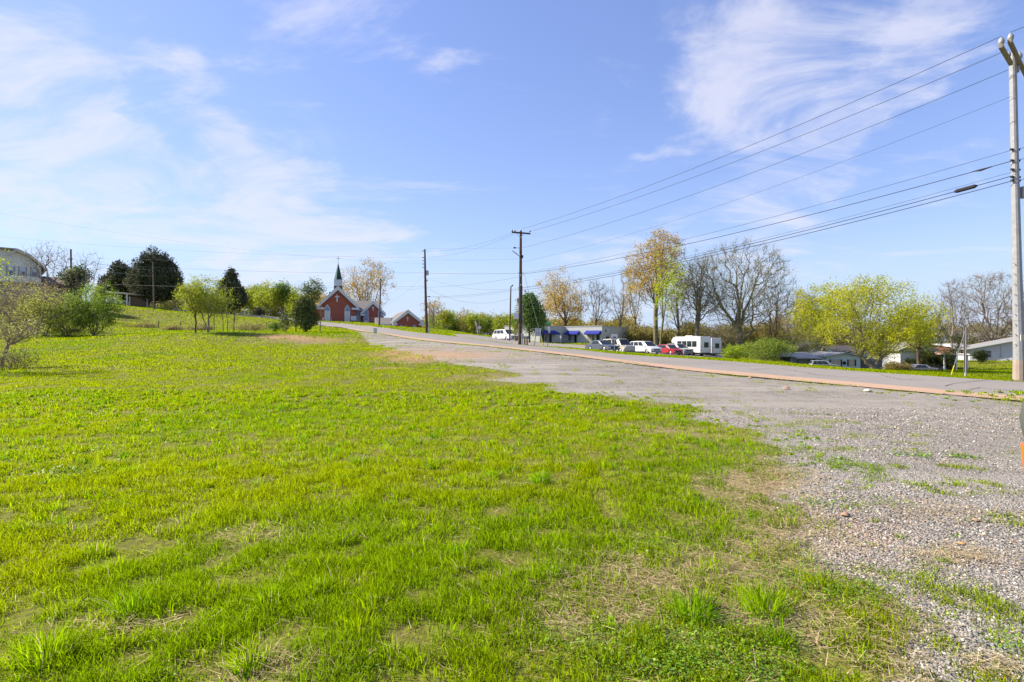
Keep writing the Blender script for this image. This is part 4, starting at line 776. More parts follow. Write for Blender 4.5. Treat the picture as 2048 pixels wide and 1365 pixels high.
# ------------------------------------------------------------------ church
c0 = on(676, 124); c0.z = zat(644.5, 124)
ch = empty('church', c0, R(17), 'red brick church with green steeple and pointed white doors on the hill', 'church')
gable_house(ch, -3.95, 3.95, 0, 20, 4.0, 7.95, BRICK, GREYSH, over=.75, ret=.95, trim_w=.50, zb=-2.5)
MB().box(-5.6, -3.953, 2.2, 16, -2.5, 3.1).build('wall', BRICK, ch); MB().prism([(-6.0, 2.95), (-3.953, 3.6), (-3.953, 3.8), (-6.0, 3.15)], 1.9, 16.3, 'y').build('roof', GREYSH, ch)
for x in (-2.3, 2.05): lancet(ch, x, .12, 1.25, 3.9, 0)
cross(ch, -.2, 4.6, 1.7, 0)
MB().box(-.75, .75, -.035, -.003, 6.75, 6.83).build('lintel_band', mat('pale_brick', (.5, .38, .33), .9), ch)
st = MB().box(-.95, .95, 2.2, 4.1, 6.6, 8.5).build('steeple_base', mat('steeple_brick', (.12, .05, .045), .9), ch)
MB().box(-.92, .92, 2.23, 4.07, 8.503, 10.0).build('steeple_drum', WHITE, ch)
sp_ = MB(); ring = [(1.0 * math.cos(a), 3.15 + 1.0 * math.sin(a)) for a in [math.pi / 8 + i * math.pi / 4 for i in range(8)]]
sp_.add([(x, y, 10.003) for x, y in ring] + [(0, 3.15, 14.1)], [tuple(range(7, -1, -1))] + [(i, (i + 1) % 8, 8) for i in range(8)]); sp_.build('spire', mat('green_copper', (.012, .062, .052), .5, .4, .2), ch)
MB().tube([(0, 3.15, 13.95), (0, 3.15, 15.6)], .045, 6).box(-.42, .42, 3.11, 3.19, 15.0, 15.09).build('spire_cross', GREYM, ch)
MB().box(-1.95, -1.65, 1.2, 1.8, 6.0, 7.0).build('chimney', mat('steeple_brick', (.12, .05, .045)), ch)
# middle link and right wing
MB().box(3.953, 5.45, 2.4, 12, -2.5, 2.95).build('link_wall', BRICK, ch); MB().prism([(1.9, 2.9), (2.2, 3.1), (8, 5.6), (12, 2.9)], 3.96, 9.6, 'x').build('link_roof', GREYSH, ch)
MB().box(3.96, 5.44, 1.7, 2.398, 2.75, 3.0).build('link_trim', WHITE, ch)
lancet(ch, 4.55, .05, 1.05, 3.2, 2.4)
wg = MB()
wg.prism([(5.453, -3), (10.3, -3), (10.3, 2.4), (7.85, 4.75), (5.453, 2.4)], 1.2, 12, 'y'); wg.build('wing_wall', BRICK, ch)
sl_ = (4.75 - 2.4) / 2.42
for s, (xa, xb) in enumerate(((5.0, 7.85), (7.85, 10.75))):
    za, zb_ = (2.4 - .45 * sl_, 4.75) if s == 0 else (4.75, 2.4 - .45 * sl_)
    MB().prism([(xa, za + .02), (xb, zb_ + .02), (xb, zb_ + .26), (xa, za + .26)], .8, 12.3, 'y').build('wing_roof', GREYSH, ch)
    MB().prism([(xa, za - .35), (xb, zb_ - .42), (xb, zb_ + .30), (xa, za + .30)], .74, .797, 'y').build('wing_trim', WHITE, ch)
for a in (5.0, 9.75): MB().box(a, a + 1.0, .72, 1.197, 1.55, 1.98).build('eave_return', WHITE, ch)
for x in (6.35, 9.5): lancet(ch, x, -.1, .95, 3.7, 1.2, door=False)
cross(ch, 7.85, 2.75, 1.1, 1.2)
# stair rails and terrace in front of the doors
for x in (-3.2, -1.4):
    b_ = MB()
    for y in (-.25, -.75, -1.3): b_.box(x - .03, x + .03, y - .03, y + .03, -.8, .95 - abs(y + .25) * .35)
    b_.tube([(x, -.2, .95), (x, -1.35, .55)], .05, 5); b_.tube([(x, -.2, .5), (x, -1.35, .1)], .035, 5); b_.build('stair_rail', WHITE, ch)
for k in range(4): MB().box(-3.1, -1.5, -.30 * (k + 1), -.30 * k - .003, -1.5, -.06 - .2 * k).build('step', mat('stair_concrete', (.42, .38, .34)), ch)
MB().box(2.6, 10.6, -.9, -.6, -2.6, -.12).build('retaining_wall', mat('dark_block', (.12, .11, .10), .95), ch)
b_ = MB()
for x in (5.6, 6.8, 7.6, 8.8, 10.1): b_.box(x - .025, x + .025, -.28, -.23, -.4, 1.0)
b_.box(5.6, 10.1, -.27, -.24, .97, 1.02); b_.box(5.6, 10.1, -.27, -.24, .45, .49); b_.build('railing', mat('thin_rail', (.5, .48, .46)), ch)
nb = empty('notice_board', ch.matrix_basis @ Vector((3.42, -.35, .1)), R(17), 'white notice board with red cap beside the right church door', 'notice board')
MB().box(-.62, .62, -.06, .06, .25, 1.35).build('panel', WHITE, nb); MB().prism([(-.66, 1.353), (.66, 1.353), (.5, 1.6), (-.5, 1.6)], -.08, .08, 'y').build('cap', mat('red_cap', (.22, .05, .05)), nb)
for x in (-.5, .5): MB().box(x - .05, x + .05, -.04, .04, -1.2, .247).build('leg', BLK, nb)
# church hall lower down to the right
h0 = on(816, 116); h0.z = zat(657, 116)
hl = empty('church_hall', h0, R(20), 'low red brick church hall with white gable cross right of the church', 'building')
gable_house(hl, -2.9, 2.9, 0, 16, 1.35, 3.7, BRICK, GREYSH, over=.4, ret=.6, trim_w=.4, zb=-3)
cross(hl, -.1, 1.5, 1.0, 0)
for x in (-1.5, 1.35): lancet(hl, x, -1.0, .8, 1.75, 0, door=False)
MB().tube([(-.5, -.03, .6), (-.5, -.003, .6)], .16, 10).build('wall_lamp', mat('brass', (.5, .4, .15), .4, .5), hl)
MB().prism([(2.5, .75), (2.4, .95), (7, 2.5), (12, .95)], -6.2, -2.91, 'x').build('link_roof', GREYSH, hl); MB().box(-6.2, -2.903, 3.0, 11, -3, .73).build('link_wall', BRICK, hl)
MB().box(-6.2, -2.91, 2.3, 2.38, .5, .95).build('link_trim', WHITE, hl)

# ------------------------------------------------------------------ low building with blue awnings
a0 = on(1204, 105); a0.z = zat(687.5, 105)
aw = empty('awning_building', a0, R(-33.4), 'low flat roofed grey block building with three blue awnings', 'building')
BLOCK = mat('painted_block', (.54, .55, .51), .8, .2, var=.12, scale=1.5); BH = 3.35
foot = [(-16.3, -9.7), (-8.3, -9.7), (-8.3, 0), (0, 0), (0, 16), (-16.3, 16)]
MB().prism(foot, -1.2, BH, 'z').build('wall', BLOCK, aw)
def offset_cap(poly, z0, z1, g):
    cxm = sum(p[0] for p in poly) / len(poly); return MB().prism([(x + (g if x > -8 else (-g if x < -16 else g)), y + (-g if y < 5 else g)) for x, y in poly], z0, z1, 'z')
offset_cap(foot, BH + .003, BH + .12, .06).build('coping', mat('coping', (.52, .53, .52), .7), aw)
def band(z):
    b = MB(); b.box(-8.29, 0.0, -.012, -.002, z, z + .05); b.box(.002, .012, .01, 16, z, z + .05); b.box(-8.298, -8.288, -9.69, -.02, z, z + .05); return b
band(2.15).build('block_course', mat('course', (.55, .57, .53), .8), aw); band(.9).build('block_course', mat('course', (.55, .57, .53), .8), aw)
AWN = mat('blue_canvas', (.035, .045, .27), .75, .15, var=.2)
def awning(o, d, w, m=AWN, z1=2.55, z0=1.95, out=1.15):
    """o: start on the wall, d: wall direction, out of the wall to the right of d"""
    o = Vector((*o, 0)); d = Vector((*d, 0)); n = Vector((d.y, -d.x, 0)); p = lambda s, q, z: tuple(o + d * s + n * q + Vector((0, 0, z)))
    v = [p(0, .004, z1), p(w, .004, z1), p(w, out, z0), p(0, out, z0), p(0, .004, z0 - .2), p(w, .004, z0 - .2), p(w, out, z0 - .2), p(0, out, z0 - .2)]
    return MB().add(v, [(0, 1, 2, 3), (3, 2, 6, 7), (0, 3, 7, 4), (1, 5, 6, 2), (4, 7, 6, 5)]).build('awning', m, aw)
awning((-7.7, 0), (1, 0), 2.9); awning((-3.4, 0), (1, 0), 3.2); awning((-8.3, -9.3), (0, 1), 5.6)
def opening(x0, x1, y0, y1, z0, z1, name, m): return MB().box(x0, x1, y0, y1, z0, z1).build(name, m, aw)
FRM = mat('door_frame', (.30, .29, .26), .7)
for (x0, x1, z0, z1, nm, m) in [(-7.3, -6.75, .55, 1.74, 'window', GLASS), (-6.6, -5.6, .6, 1.74, 'window', mat('curtain', (.42, .42, .38))), (-5.95, -5.45, -.05, 1.70, 'door', DARK), (-3.1, -2.3, -.02, 1.74, 'door', FRM), (-2.15, -1.6, .2, 1.74, 'window', GLASS), (-1.2, -.5, -.03, 1.74, 'door', DARK)]:
    opening(x0, x1, -.03 if m is not DARK else -.045, -.004, z0, z1, nm, m)
for (y0, y1, z0, nm, m) in [(-8.9, -8.2, -.3, 'door', DARK), (-6.9, -6.0, -.3, 'door', FRM), (-6.05, -5.2, -.3, 'door', DARK), (-7.9, -7.1, .5, 'window', GLASS)]: opening(-8.297, -8.27 if m is not DARK else -8.255, y0, y1, z0, 1.72, nm, m)
sg = MB().box(.004, .05, 1.0, 3.6, 1.95, 2.95).build('wall_sign', mat('sign_white', (.62, .62, .66), .6), aw); MB().box(.052, .06, 1.45, 2.1, 2.25, 2.75).build('sign_print', mat('sign_blue', (.06, .06, .20)), sg)
opening(.004, .06, 1.9, 3.3, .75, 1.35, 'wall_vent', DARK)
MB().box(-13.5, -11.8, -4.5, -2.9, BH + .12, BH + 1.25).build('roof_unit', mat('roof_unit', (.48, .5, .5), .5, .4), aw); MB().box(-11.797, -11.7, -4.2, -3.1, BH + .3, BH + 1.1).build('roof_unit_fan', DARK, aw)

# ------------------------------------------------------------------ houses
CREAM = siding_mat('cream_siding', (.82, .77, .62)); LBLUE = mat('light_blue_wall', (.52, .64, .68), .8, .2, var=.12); WSID = siding_mat('white_siding', (.55, .55, .58), .22)
def win(root, x0, x1, z0, z1, y=0.0, rails=True, curtain=None):
    """window set on a front wall: frame, two panes and a sash rail"""
    f = MB().box(x0 - .08, x1 + .08, y - .05, y - .003, z0 - .08, z1 + .08).build('window', WHITE, root); zm = (z0 + z1) / 2
    MB().box(x0, x1, y - .062, y - .051, zm + .03, z1).build('pane', curtain or mat('blind', (.66, .67, .70), .7), f); MB().box(x0, x1, y - .062, y - .051, z0, zm - .03).build('pane', GLASS, f); return f
p0 = on(30, 82); p0.z = zat(575, 82)
ho = empty('cream_house', p0, R(44), 'cream sided two storey house with brown roof on the left hill', 'house')
MB().prism([(-9, -3), (3.0, -3), (3.0, 3.2), (1.45, 4.95), (.2, 5.6), (-9, 5.6)], 0, 8, 'y').build('wall', CREAM, ho)
MB().prism([(3.55, 2.85), (1.6, 4.98), (.25, 5.62), (-9, 5.62), (-9, 5.85), (.3, 5.85), (1.75, 5.15), (3.7, 3.0)], -.5, 8.5, 'y').build('roof', mat('tan_shingle', (.34, .27, .215), .95), ho)
MB().prism([(3.72, 2.75), (1.55, 4.80), (.15, 5.45), (-.9, 4.6), (-1.1, 4.75), (.22, 5.83), (1.78, 5.13), (3.8, 2.95)], -.56, -.503, 'y').build('gable_trim', mat('weathered_trim', (.62, .56, .46)), ho)
for x in (-.5, .84, 2.2):
    win(ho, x - .26, x + .26, 1.85, 3.2 - .1)
    for s in (-1, 1): MB().box(x + s * .44 - .07, x + s * .44 + .07, -.045, -.003, 1.75, 3.2).build('shutter', mat('grey_shutter', (.33, .33, .35)), ho)
MB().box(-9, 3.1, -1.0, -.003, .55, .75).build('floor_band', mat('band_brown', (.32, .29, .24)), ho); MB().box(-1.6, -.6, -.04, -.003, -1.2, .3).build('window', GLASS, ho)  # grey-brown band along the front of the house
MB().box(2.7, 2.95, -.9, -.65, -3, .55).build('porch_post', WHITE, ho)
MB().prism([(-.6, .6), (-.9, .8), (4, 2.3), (7, .8)], 3.2, 8.3, 'x').build('low_roof', SHINGLE, ho); MB().box(3.2, 8.1, .2, 6.5, -3, .58).build('low_wall', mat('dark_wall', (.16, .14, .125), .9), ho)  # wall under the low roof is dark brown
cp0 = on(252, 107); cp = empty('carport', cp0, R(-6), 'open carport with a low pale roof on the left hill', 'carport')
MB().prism([(-3.0, 2.5), (1.4, 2.15), (1.4, 2.35), (-3.0, 2.85)], -1.2, 4.5, 'y').build('roof', mat('carport_roof', (.50, .45, .37), .8), cp)
for (x, y) in ((-.9, -1), (1.1, -1), (1.2, 4), (-2.7, 4), (-2.8, -1)): MB().box(x - .09, x + .09, y - .09, y + .09, -.6, 2.16).build('post', WHITE, cp)
MB().box(-2.9, 1.3, 4.3, 4.45, -.6, 2.14).build('back_wall', mat('dark_wall', (.16, .14, .125)), cp)  # same dark brown as the low wall of the house
# light blue house below the road
b0 = on(1674, 100); b0.z = zat(741, 100) + .1
bl = empty('light_blue_house', b0, R(-8), 'single storey light blue house with low gable below the road', 'house')
MB().prism([(-1.9, -1.5), (4.0, -1.5), (4.0, 2.4), (1.2, 3.0), (-1.9, 2.4)], 0, 10, 'y').build('wall', LBLUE, bl)
MB().prism([(-2.4, 2.36), (1.2, 3.05), (5.8, 2.1), (5.8, 2.25), (1.2, 3.2), (-2.4, 2.52)], -.7, 10.5, 'y').build('roof', mat('grey_tin', (.36, .355, .37), .6), bl)
MB().box(-7, -1.903, 3, 9, -1, 2.25).build('side_wall', mat('pale_wall', (.55, .56, .58)), bl); MB().prism([(2.0, 2.3), (9.5, 2.9), (9.5, 3.1), (2.0, 2.45)], -10.8, -1.91, 'x').build('side_roof', mat('grey_tin', (.36, .355, .37)), bl)
MB().prism([(-1.5, 2.05), (2.9, 2.35), (2.9, 2.55), (-1.5, 2.25)], -7.4, -2.95, 'x').build('porch_roof', mat('grey_tin', (.36, .355, .37)), bl)
for x in (-7.2, -5.3, -3.2): MB().box(x - .06, x + .06, -1.3, -1.18, -1, 2.04).build('porch_post', BLK, bl)
MB().box(-7.2, -3.2, 2.6, 2.75, -1, 2.1).build('porch_screen', mat('pale_screen', (.52, .54, .56)), bl); MB().box(-3.1, -2.2, 2.7, 2.98, -1, 2.3).build('porch_door', DARK, bl)
for (x0, x1, z0, z1) in ((-1.0, .55, .3, 1.85), (2.05, 2.95, .75, 1.85)):
    f = MB().box(x0 - .06, x1 + .06, -.05, -.003, z0 - .06, z1 + .06).build('window', mat('tan_curtain', (.46, .42, .33)), bl); MB().box((x0 + x1) / 2 - .03, (x0 + x1) / 2 + .03, -.06, -.051, z0, z1).build('glazing_bar', WHITE, f)
    for s in (x0 - .3, x1 + .08): MB().box(s, s + .22, -.07, -.003, z0 - .05, z1 + .05).build('shutter', BLK, bl)
MB().tube([(1.25, -.06, 1.25), (1.25, -.003, 1.25)], .34, 14).build('round_window', DARK, bl)
MB().box(-2.75, -1.95, 2.3, 2.95, 1.2, 1.9).build('air_conditioner', WHITE, bl)
MB().box(4.003, 9.5, 1.5, 8, -1, 2.0).build('garage', mat('dull_blue', (.20, .21, .24)), bl)  # garage in a dark blue-grey colour
hb = on(1640, 122); hb.z = zat(738, 122); bh = empty('white_gable_house', hb, R(6), 'white gable with dark roof peeping over the light blue house', 'house')
gable_house(bh, -2.3, 2.3, 0, 9, 3.9, 5.4, WHITE, mat('dark_shingle', (.06, .055, .06), .9), over=.6, zb=-1)
MB().prism([(0, 3.6), (8, 5.2), (9, 3.4)], 2.9, 13, 'x').build('side_roof', mat('dark_shingle', (.06, .055, .06)), bh); MB().box(2.9, 12.5, .5, 8.5, -1, 3.58).build('side_wall', WHITE, bh)
# brown roofed house among the trees
hb2 = on(1588, 140); bh2 = empty('brown_roof_house', hb2, R(8), 'house with brown hipped roof hidden among the trees', 'house')
zr_ = zat(655, 140) - hb2.z; MB().add([(-9, 0, zr_ - 3.2), (9, 0, zr_ - 3.2), (9, 10, zr_ - 3.2), (-9, 10, zr_ - 3.2), (-4, 5, zr_), (4, 5, zr_)], [(0, 1, 5, 4), (1, 2, 5), (2, 3, 4, 5), (3, 0, 4), (3, 2, 1, 0)]).build('roof', mat('red_brown_shingle', (.13, .08, .06), .95), bh2)
MB().box(-8.4, 8.4, .6, 9.4, -1, zr_ - 3.203).build('wall', mat('pale_wall', (.55, .56, .58)), bh2)
# white house with porch
q0 = on(1822, 90); q0.z = zat(737.5, 90); wh = empty('porch_house', q0, R(-10), 'white sided house with a porch behind the broad yellow green tree', 'house')
MB().box(-1.6, 3.6, 0, 6, -1, 2.9).build('wall', WSID, wh)
MB().prism([(-2.1, 2.85), (4.1, 2.85), (4.1, 3.0), (1, 4.5), (-2.1, 3.0)], -.5, 6.5, 'y').build('roof', mat('pale_shingle', (.27, .26, .22), .9), wh)
MB().add([(3.2, -2.2, 2.35), (7.6, -2.2, 2.2), (7.6, 6, 2.2), (3.2, 6, 3.6), (3.2, -2.2, 2.5), (7.7, -2.3, 2.36), (7.7, 6, 2.36), (3.2, 6, 3.8)], [(0, 1, 2, 3), (4, 5, 6, 7), (0, 1, 5, 4), (1, 2, 6, 5), (2, 3, 7, 6), (3, 0, 4, 7)]).build('porch_roof', mat('pale_shingle', (.27, .26, .22)), wh)
for x in (3.9, 5.6, 7.2): MB().box(x - .09, x + .09, -2.0, -1.82, -1, 2.32).build('porch_post', WHITE, wh)
MB().box(3.602, 7.3, 1.5, 6, -1, 2.18).build('porch_wall', WSID, wh); MB().box(4.4, 5.2, 1.44, 1.497, .1, 1.9).build('door', mat('tan_door', (.35, .28, .18)), wh)
win(wh, 2.0, 2.8, .75, 2.1); MB().box(-.9, -.5, -.04, -.003, -.2, .05).build('crawl_vent', DARK, wh)
# plain white house on the right
r0 = on(2012, 106); r0.z = zat(722, 106); rw = empty('plain_white_house', r0, R(-28), 'plain white house with low sloping roof left of the steel pole', 'house')
MB().prism([(-5.6, -1), (12, -1), (12, 4.9), (5, 4.9), (-5.6, 2.35)], 0, 9, 'y').build('wall', WSID, rw); MB().prism([(-6.6, 2.12), (5.2, 4.95), (12, 4.95), (12, 5.15), (5.1, 5.15), (-6.6, 2.32)], -.8, 9.5, 'y').build('roof', mat('weathered_roof', (.24, .23, .225), .9), rw); MB().prism([(-6.65, 2.05), (5.2, 4.88), (12, 4.88), (12, 5.18), (5.1, 5.18), (-6.65, 2.34)], -.85, -.803, 'y').build('gable_trim', WHITE, rw)
for x in (-3.9, -2.65): win(rw, x - .42, x + .42, .65, 1.95, curtain=GLASS)
MB().box(-.85, -.78, -.06, -.003, 1.0, 3.1).build('conduit', GREYM, rw); MB().box(-.95, -.7, -.12, -.003, .7, 1.0).build('meter', GREYM, rw)
for x in (-1.9, .1): MB().tube([(x, -.2, .35), (x, -.003, .35)], .14, 8).build('vent', GREYM, rw)
s0 = on(1932, 128); sh = empty('brown_shed', s0, R(-4), 'brown shed with a white porch roof behind the small grey pole', 'shed')
MB().box(-3, 3, 0, 6, -1, 2.7).build('wall', mat('rust_wall', (.20, .085, .065), .9), sh); MB().prism([(-2, 2.6), (6.4, 3.4), (6.4, 3.6), (-2, 2.8)], -3.5, 3.5, 'x').build('roof', WHITE, sh); MB().box(.3, 2.6, -.05, -.003, -.5, 2.3).build('door', DARK, sh)
for x in (-3.3, 3.3): MB().box(x - .08, x + .08, -1.9, -1.74, -1, 2.62).build('post', WHITE, sh)

# ------------------------------------------------------------------ vehicles (local x forward, y to the left, z up)
TYRE = mat('tyre_rubber', (.018, .018, .018), .85, .2); RIM = mat('alloy_rim', (.50, .50, .50), .35, .5, .6); CARGLASS = mat('car_glass', (.022, .028, .034), .12, .35, var=.05)
LAMP = mat('lamp_lens', (.72, .74, .74), .15, .6); TAIL = mat('tail_lens', (.35, .02, .02), .25, .5); TRIM = mat('black_trim', (.03, .03, .032), .55, .3); PLATE = mat('bumper_grey', (.13, .13, .135), .6, .3)
def paint(name, c): return mat('paint_' + name, c, .30, .5, var=.05, coat=.5)
def wheel(root, x, y, r, wd=.21):
    s = 1 if y > 0 else -1; w = empty_child('wheel', root, (x, y, r))
    MB().tube([(0, -wd / 2 * s, 0), (0, -wd * .40 * s, 0), (0, wd * .40 * s, 0), (0, wd / 2 * s, 0)], [r * .94, r, r, r * .94], 18).build('tyre', TYRE, w, smooth=True)
    b = MB().tube([(0, wd / 2 * s, 0), (0, (wd / 2 + .012) * s, 0)], [r * .64, r * .58], 14)
    b.build('rim', RIM, w, smooth=True); h = MB()
    for k in range(5):
        a = 2 * math.pi * (k + .5) / 5; p = [(math.cos(a + d) * q * r, math.sin(a + d) * q * r) for d, q in ((-.22, .28), (.22, .28), (.16, .52), (-.16, .52))]; h.prism(p, (wd / 2 + .013) * s, (wd / 2 + .016) * s, 'y')
    h.build('rim_gap', TRIM, w)
def empty_child(name, parent, loc): o = bpy.data.objects.new(name, None); o.empty_display_size = .1; link(o, parent); o.location = loc; return o
def car(name, label, px, py, D, rz, col, prof, cabin, W=1.8, wx=(1.45, -1.4), wr=.33, group='vehicles parked in the lot', splits=(), cat='car', roofcol=None, ground_z=None, hw=.08, front_dark=False, base=None):
    """prof: side outline of the lower body (x, z) from the front bumper over the bonnet to the tail; cabin: (x, z) rear-bottom, rear-top, front-top, front-bottom"""
    o = on(px, D) if base is None else Vector(base)
    o.z = (zat(py, D) if py else o.z) if ground_z is None else ground_z
    root = empty(name, o, R(rz), label, cat, group); pt = paint(col[0], col[1]); zb = .20
    def arch(xc):
        return [(xc + (wr + .05) * math.cos(a), max(zb, wr + (wr + .05) * math.sin(a))) for a in [math.pi * k / 8 for k in range(8, -1, -1)]]
    low = [(prof[-1][0], zb)] + [p for p in arch(wx[1])] + arch(wx[0]) + [(prof[0][0], zb)]
    poly = low + prof; y = W / 2
    # body shell: three slices so that the flanks are rounded in plan and section
    s = MB(); n = len(poly); xm0, xm1 = min(p[0] for p in poly), max(p[0] for p in poly); rows = []
    for yy, sx, dz in ((-y, .965, -.03), (-y * .93, .99, 0), (-y * .6, 1.0, .015), (y * .6, 1.0, .015), (y * .93, .99, 0), (y, .965, -.03)):
        rows.append([(px_ * sx, yy, z_ + (dz if z_ > .55 else 0)) for px_, z_ in poly])
    base_i = 0
    for r_ in rows: s.v += r_
    for k in range(5):
        for i in range(n): s.f.append((k * n + i, k * n + (i + 1) % n, (k + 1) * n + (i + 1) % n, (k + 1) * n + i))
    s.f.append(tuple(range(n))); s.f.append(tuple(5 * n + i for i in range(n - 1, -1, -1)))
    s.build('body', pt, root, smooth=True)
    # cabin
    (rbx, rbz), (rtx, rtz), (ftx, ftz), (fbx, fbz) = cabin; yb, yt = y * .94, y * .74
    v = [(rbx, -yb, rbz), (rbx, yb, rbz), (fbx, yb, fbz), (fbx, -yb, fbz), (rtx, -yt, rtz), (rtx, yt, rtz), (ftx, yt, ftz), (ftx, -yt, ftz)]
    mx = ((rtx + ftx) / 2); v += [(mx, -yt, max(rtz, ftz) + .03), (mx, yt, max(rtz, ftz) + .03), (mx, -yb, (rbz + fbz) / 2), (mx, yb, (rbz + fbz) / 2)]
    MB().add(v, [(0, 10, 8, 4), (10, 3, 7, 8), (1, 5, 9, 11), (11, 9, 6, 2), (4, 8, 9, 5), (8, 7, 6, 9), (0, 4, 5, 1), (3, 2, 6, 7)]).build('roof', roofcol or pt, root, bevel=.05)
    lerp = lambda a, b, t: tuple(a[i] + (b[i] - a[i]) * t for i in range(3))
    V = [Vector(q) for q in v]
    def pane(nm, A, B, C, Dd, off):
        q = [Vector(t_) for t_ in (A, B, C, Dd)]; nn = (q[1] - q[0]).cross(q[2] - q[0]).normalized(); c = sum(q, Vector()) / 4
        if nn.dot(c - Vector((mx, 0, 1.0))) < 0: nn = -nn
        a = [p + nn * off for p in q]; b_ = [p - nn * .03 for p in q]; MB().add([tuple(p) for p in a + b_], [(0, 1, 2, 3), (7, 6, 5, 4), (0, 4, 5, 1), (1, 5, 6, 2), (2, 6, 7, 3), (3, 7, 4, 0)]).build(nm, CARGLASS, root)
    ins = lambda A, B, C, Dd, u0, u1, w0, w1: (lerp(lerp(A, B, u0), lerp(Dd, C, u0), w0), lerp(lerp(A, B, u1), lerp(Dd, C, u1), w0), lerp(lerp(A, B, u1), lerp(Dd, C, u1), w1), lerp(lerp(A, B, u0), lerp(Dd, C, u0), w1))
    pane('windscreen', *ins(v[3], v[2], v[6], v[7], .06, .94, .06, .93), .012); pane('rear_window', *ins(v[1], v[0], v[4], v[5], .1, .9, .2, .88), .012)
    for sd in ((0, 3, 7, 4), (1, 2, 6, 5)):
        A, B, C, Dd = (v[i] for i in sd)
        for (u0, u1) in splits: pane('side_window', *ins(A, B, C, Dd, u0, u1, .12, .88), .035)
    for xx in wx:
        for sgn in (-1, 1): wheel(root, xx, sgn * (y - .115), wr)
    fx = prof[0][0]; zl = prof[1][1] if len(prof) > 1 else .7
    for sgn in (-1, 1):
        MB().box(fx - .30, fx + .005, min(sgn * y * .60, sgn * y * .945), max(sgn * y * .60, sgn * y * .945), zl - .19, zl - .05).build('headlight', LAMP, root, bevel=.03)
        MB().box(prof[-1][0] - .01, prof[-1][0] + .2, min(sgn * y * .66, sgn * y * .955), max(sgn * y * .66, sgn * y * .955), .72, .92).build('tail_light', TAIL, root, bevel=.02)
        yy = sgn * (y + .02); MB().box(fbx - .42, fbx - .25, min(yy, yy + sgn * .16), max(yy, yy + sgn * .16), fbz + .02, fbz + .17).build('mirror', pt if not front_dark else TRIM, root, bevel=.02)
    MB().box(fx - .06, fx + .02, -y * .55, y * .55, zl - .22, zl - .06).build('grille', TRIM, root); MB().box(fx - .10, fx + .045, -y * .86, y * .86, .28, .42).build('bumper', PLATE, root, bevel=.03)
    MB().box(wx[1] + wr + .1, wx[0] - wr - .1, -y * .99, y * .99, .17, .24).build('sill', TRIM, root)
    for sd in (-1, 1): MB().box((wx[0] + wx[1]) / 2 - .03, (wx[0] + wx[1]) / 2 + .14, min(sd * y * .985, sd * (y + .02)), max(sd * y * .985, sd * (y + .02)), .80, .84).build('door_handle', pt, root)
    return root
MINI = dict(prof=[(2.50, .45), (2.52, .72), (2.36, .86), (1.75, .99), (1.42, 1.08), (-2.40, 1.10), (-2.54, .85), (-2.55, .42)], cabin=[(-2.42, 1.05), (-2.12, 1.70), (.62, 1.74), (1.60, 1.03)], W=1.98, wx=(1.62, -1.45), wr=.34, splits=((.055, .26), (.30, .55), (.585, .83)), cat='minivan')
SED = dict(prof=[(2.48, .42), (2.50, .62), (2.38, .74), (1.2, .88), (-1.55, .93), (-2.35, .88), (-2.46, .72), (-2.48, .40)], cabin=[(-1.75, .90), (-1.05, 1.38), (.22, 1.40), (1.12, .87)], W=1.82, wx=(1.52, -1.35), wr=.32, splits=((.20, .48), (.52, .83)))
HATCH = dict(prof=[(2.05, .42), (2.08, .66), (1.9, .80), (1.15, .93), (-1.95, .98), (-2.08, .80), (-2.1, .42)], cabin=[(-2.0, .95), (-1.55, 1.46), (.25, 1.48), (1.15, .92)], W=1.76, wx=(1.33, -1.28), wr=.32, splits=((.1, .38), (.42, .82)))
SUV = dict(prof=[(2.28, .48), (2.3, .86), (2.15, .98), (1.25, 1.08), (-2.1, 1.10), (-2.26, .9), (-2.28, .48)], cabin=[(-2.12, 1.06), (-1.8, 1.70), (.25, 1.72), (1.15, 1.05)], W=1.86, wx=(1.42, -1.38), wr=.37, splits=((.06, .25), (.29, .54), (.57, .84)), cat='suv')
VAN = dict(prof=[(2.35, .50), (2.4, .92), (2.3, 1.04), (1.5, 1.16), (-2.55, 1.20), (-2.66, 1.0), (-2.68, .46)], cabin=[(-2.6, 1.15), (-2.45, 1.98), (.85, 2.0), (1.65, 1.14)], W=2.0, wx=(1.55, -1.45), wr=.37, splits=((.05, .26), (.30, .54), (.59, .84)), cat='van')
car('minivan', 'white minivan parked alone by the lawn beyond the wooden pole', 1012, 682, 84, -56, ('white', (.62, .62, .63)), **MINI)
car('sedan', 'slate blue sedan at the left end of the parked row', 1204, 703, 70, -61, ('slate_blue', (.065, .085, .11)), **SED)
car('van', 'cream and grey van parked between the sedan and white minivan', 1237, 707.5, 74, -62, ('cream', (.42, .38, .31)), **VAN)
car('minivan', 'white minivan in the middle of the parked row', 1289, 707.5, 76.5, -63, ('white', (.62, .62, .63)), **MINI)
car('hatchback', 'red car parked beside the white minivan in the row', 1338, 710, 79.5, -66, ('red', (.33, .008, .02)), **HATCH)
car('suv', 'silver and dark suv between the red car and the bus', 1357, 710.5, 83, -66, ('silver', (.24, .25, .27)), **SUV)
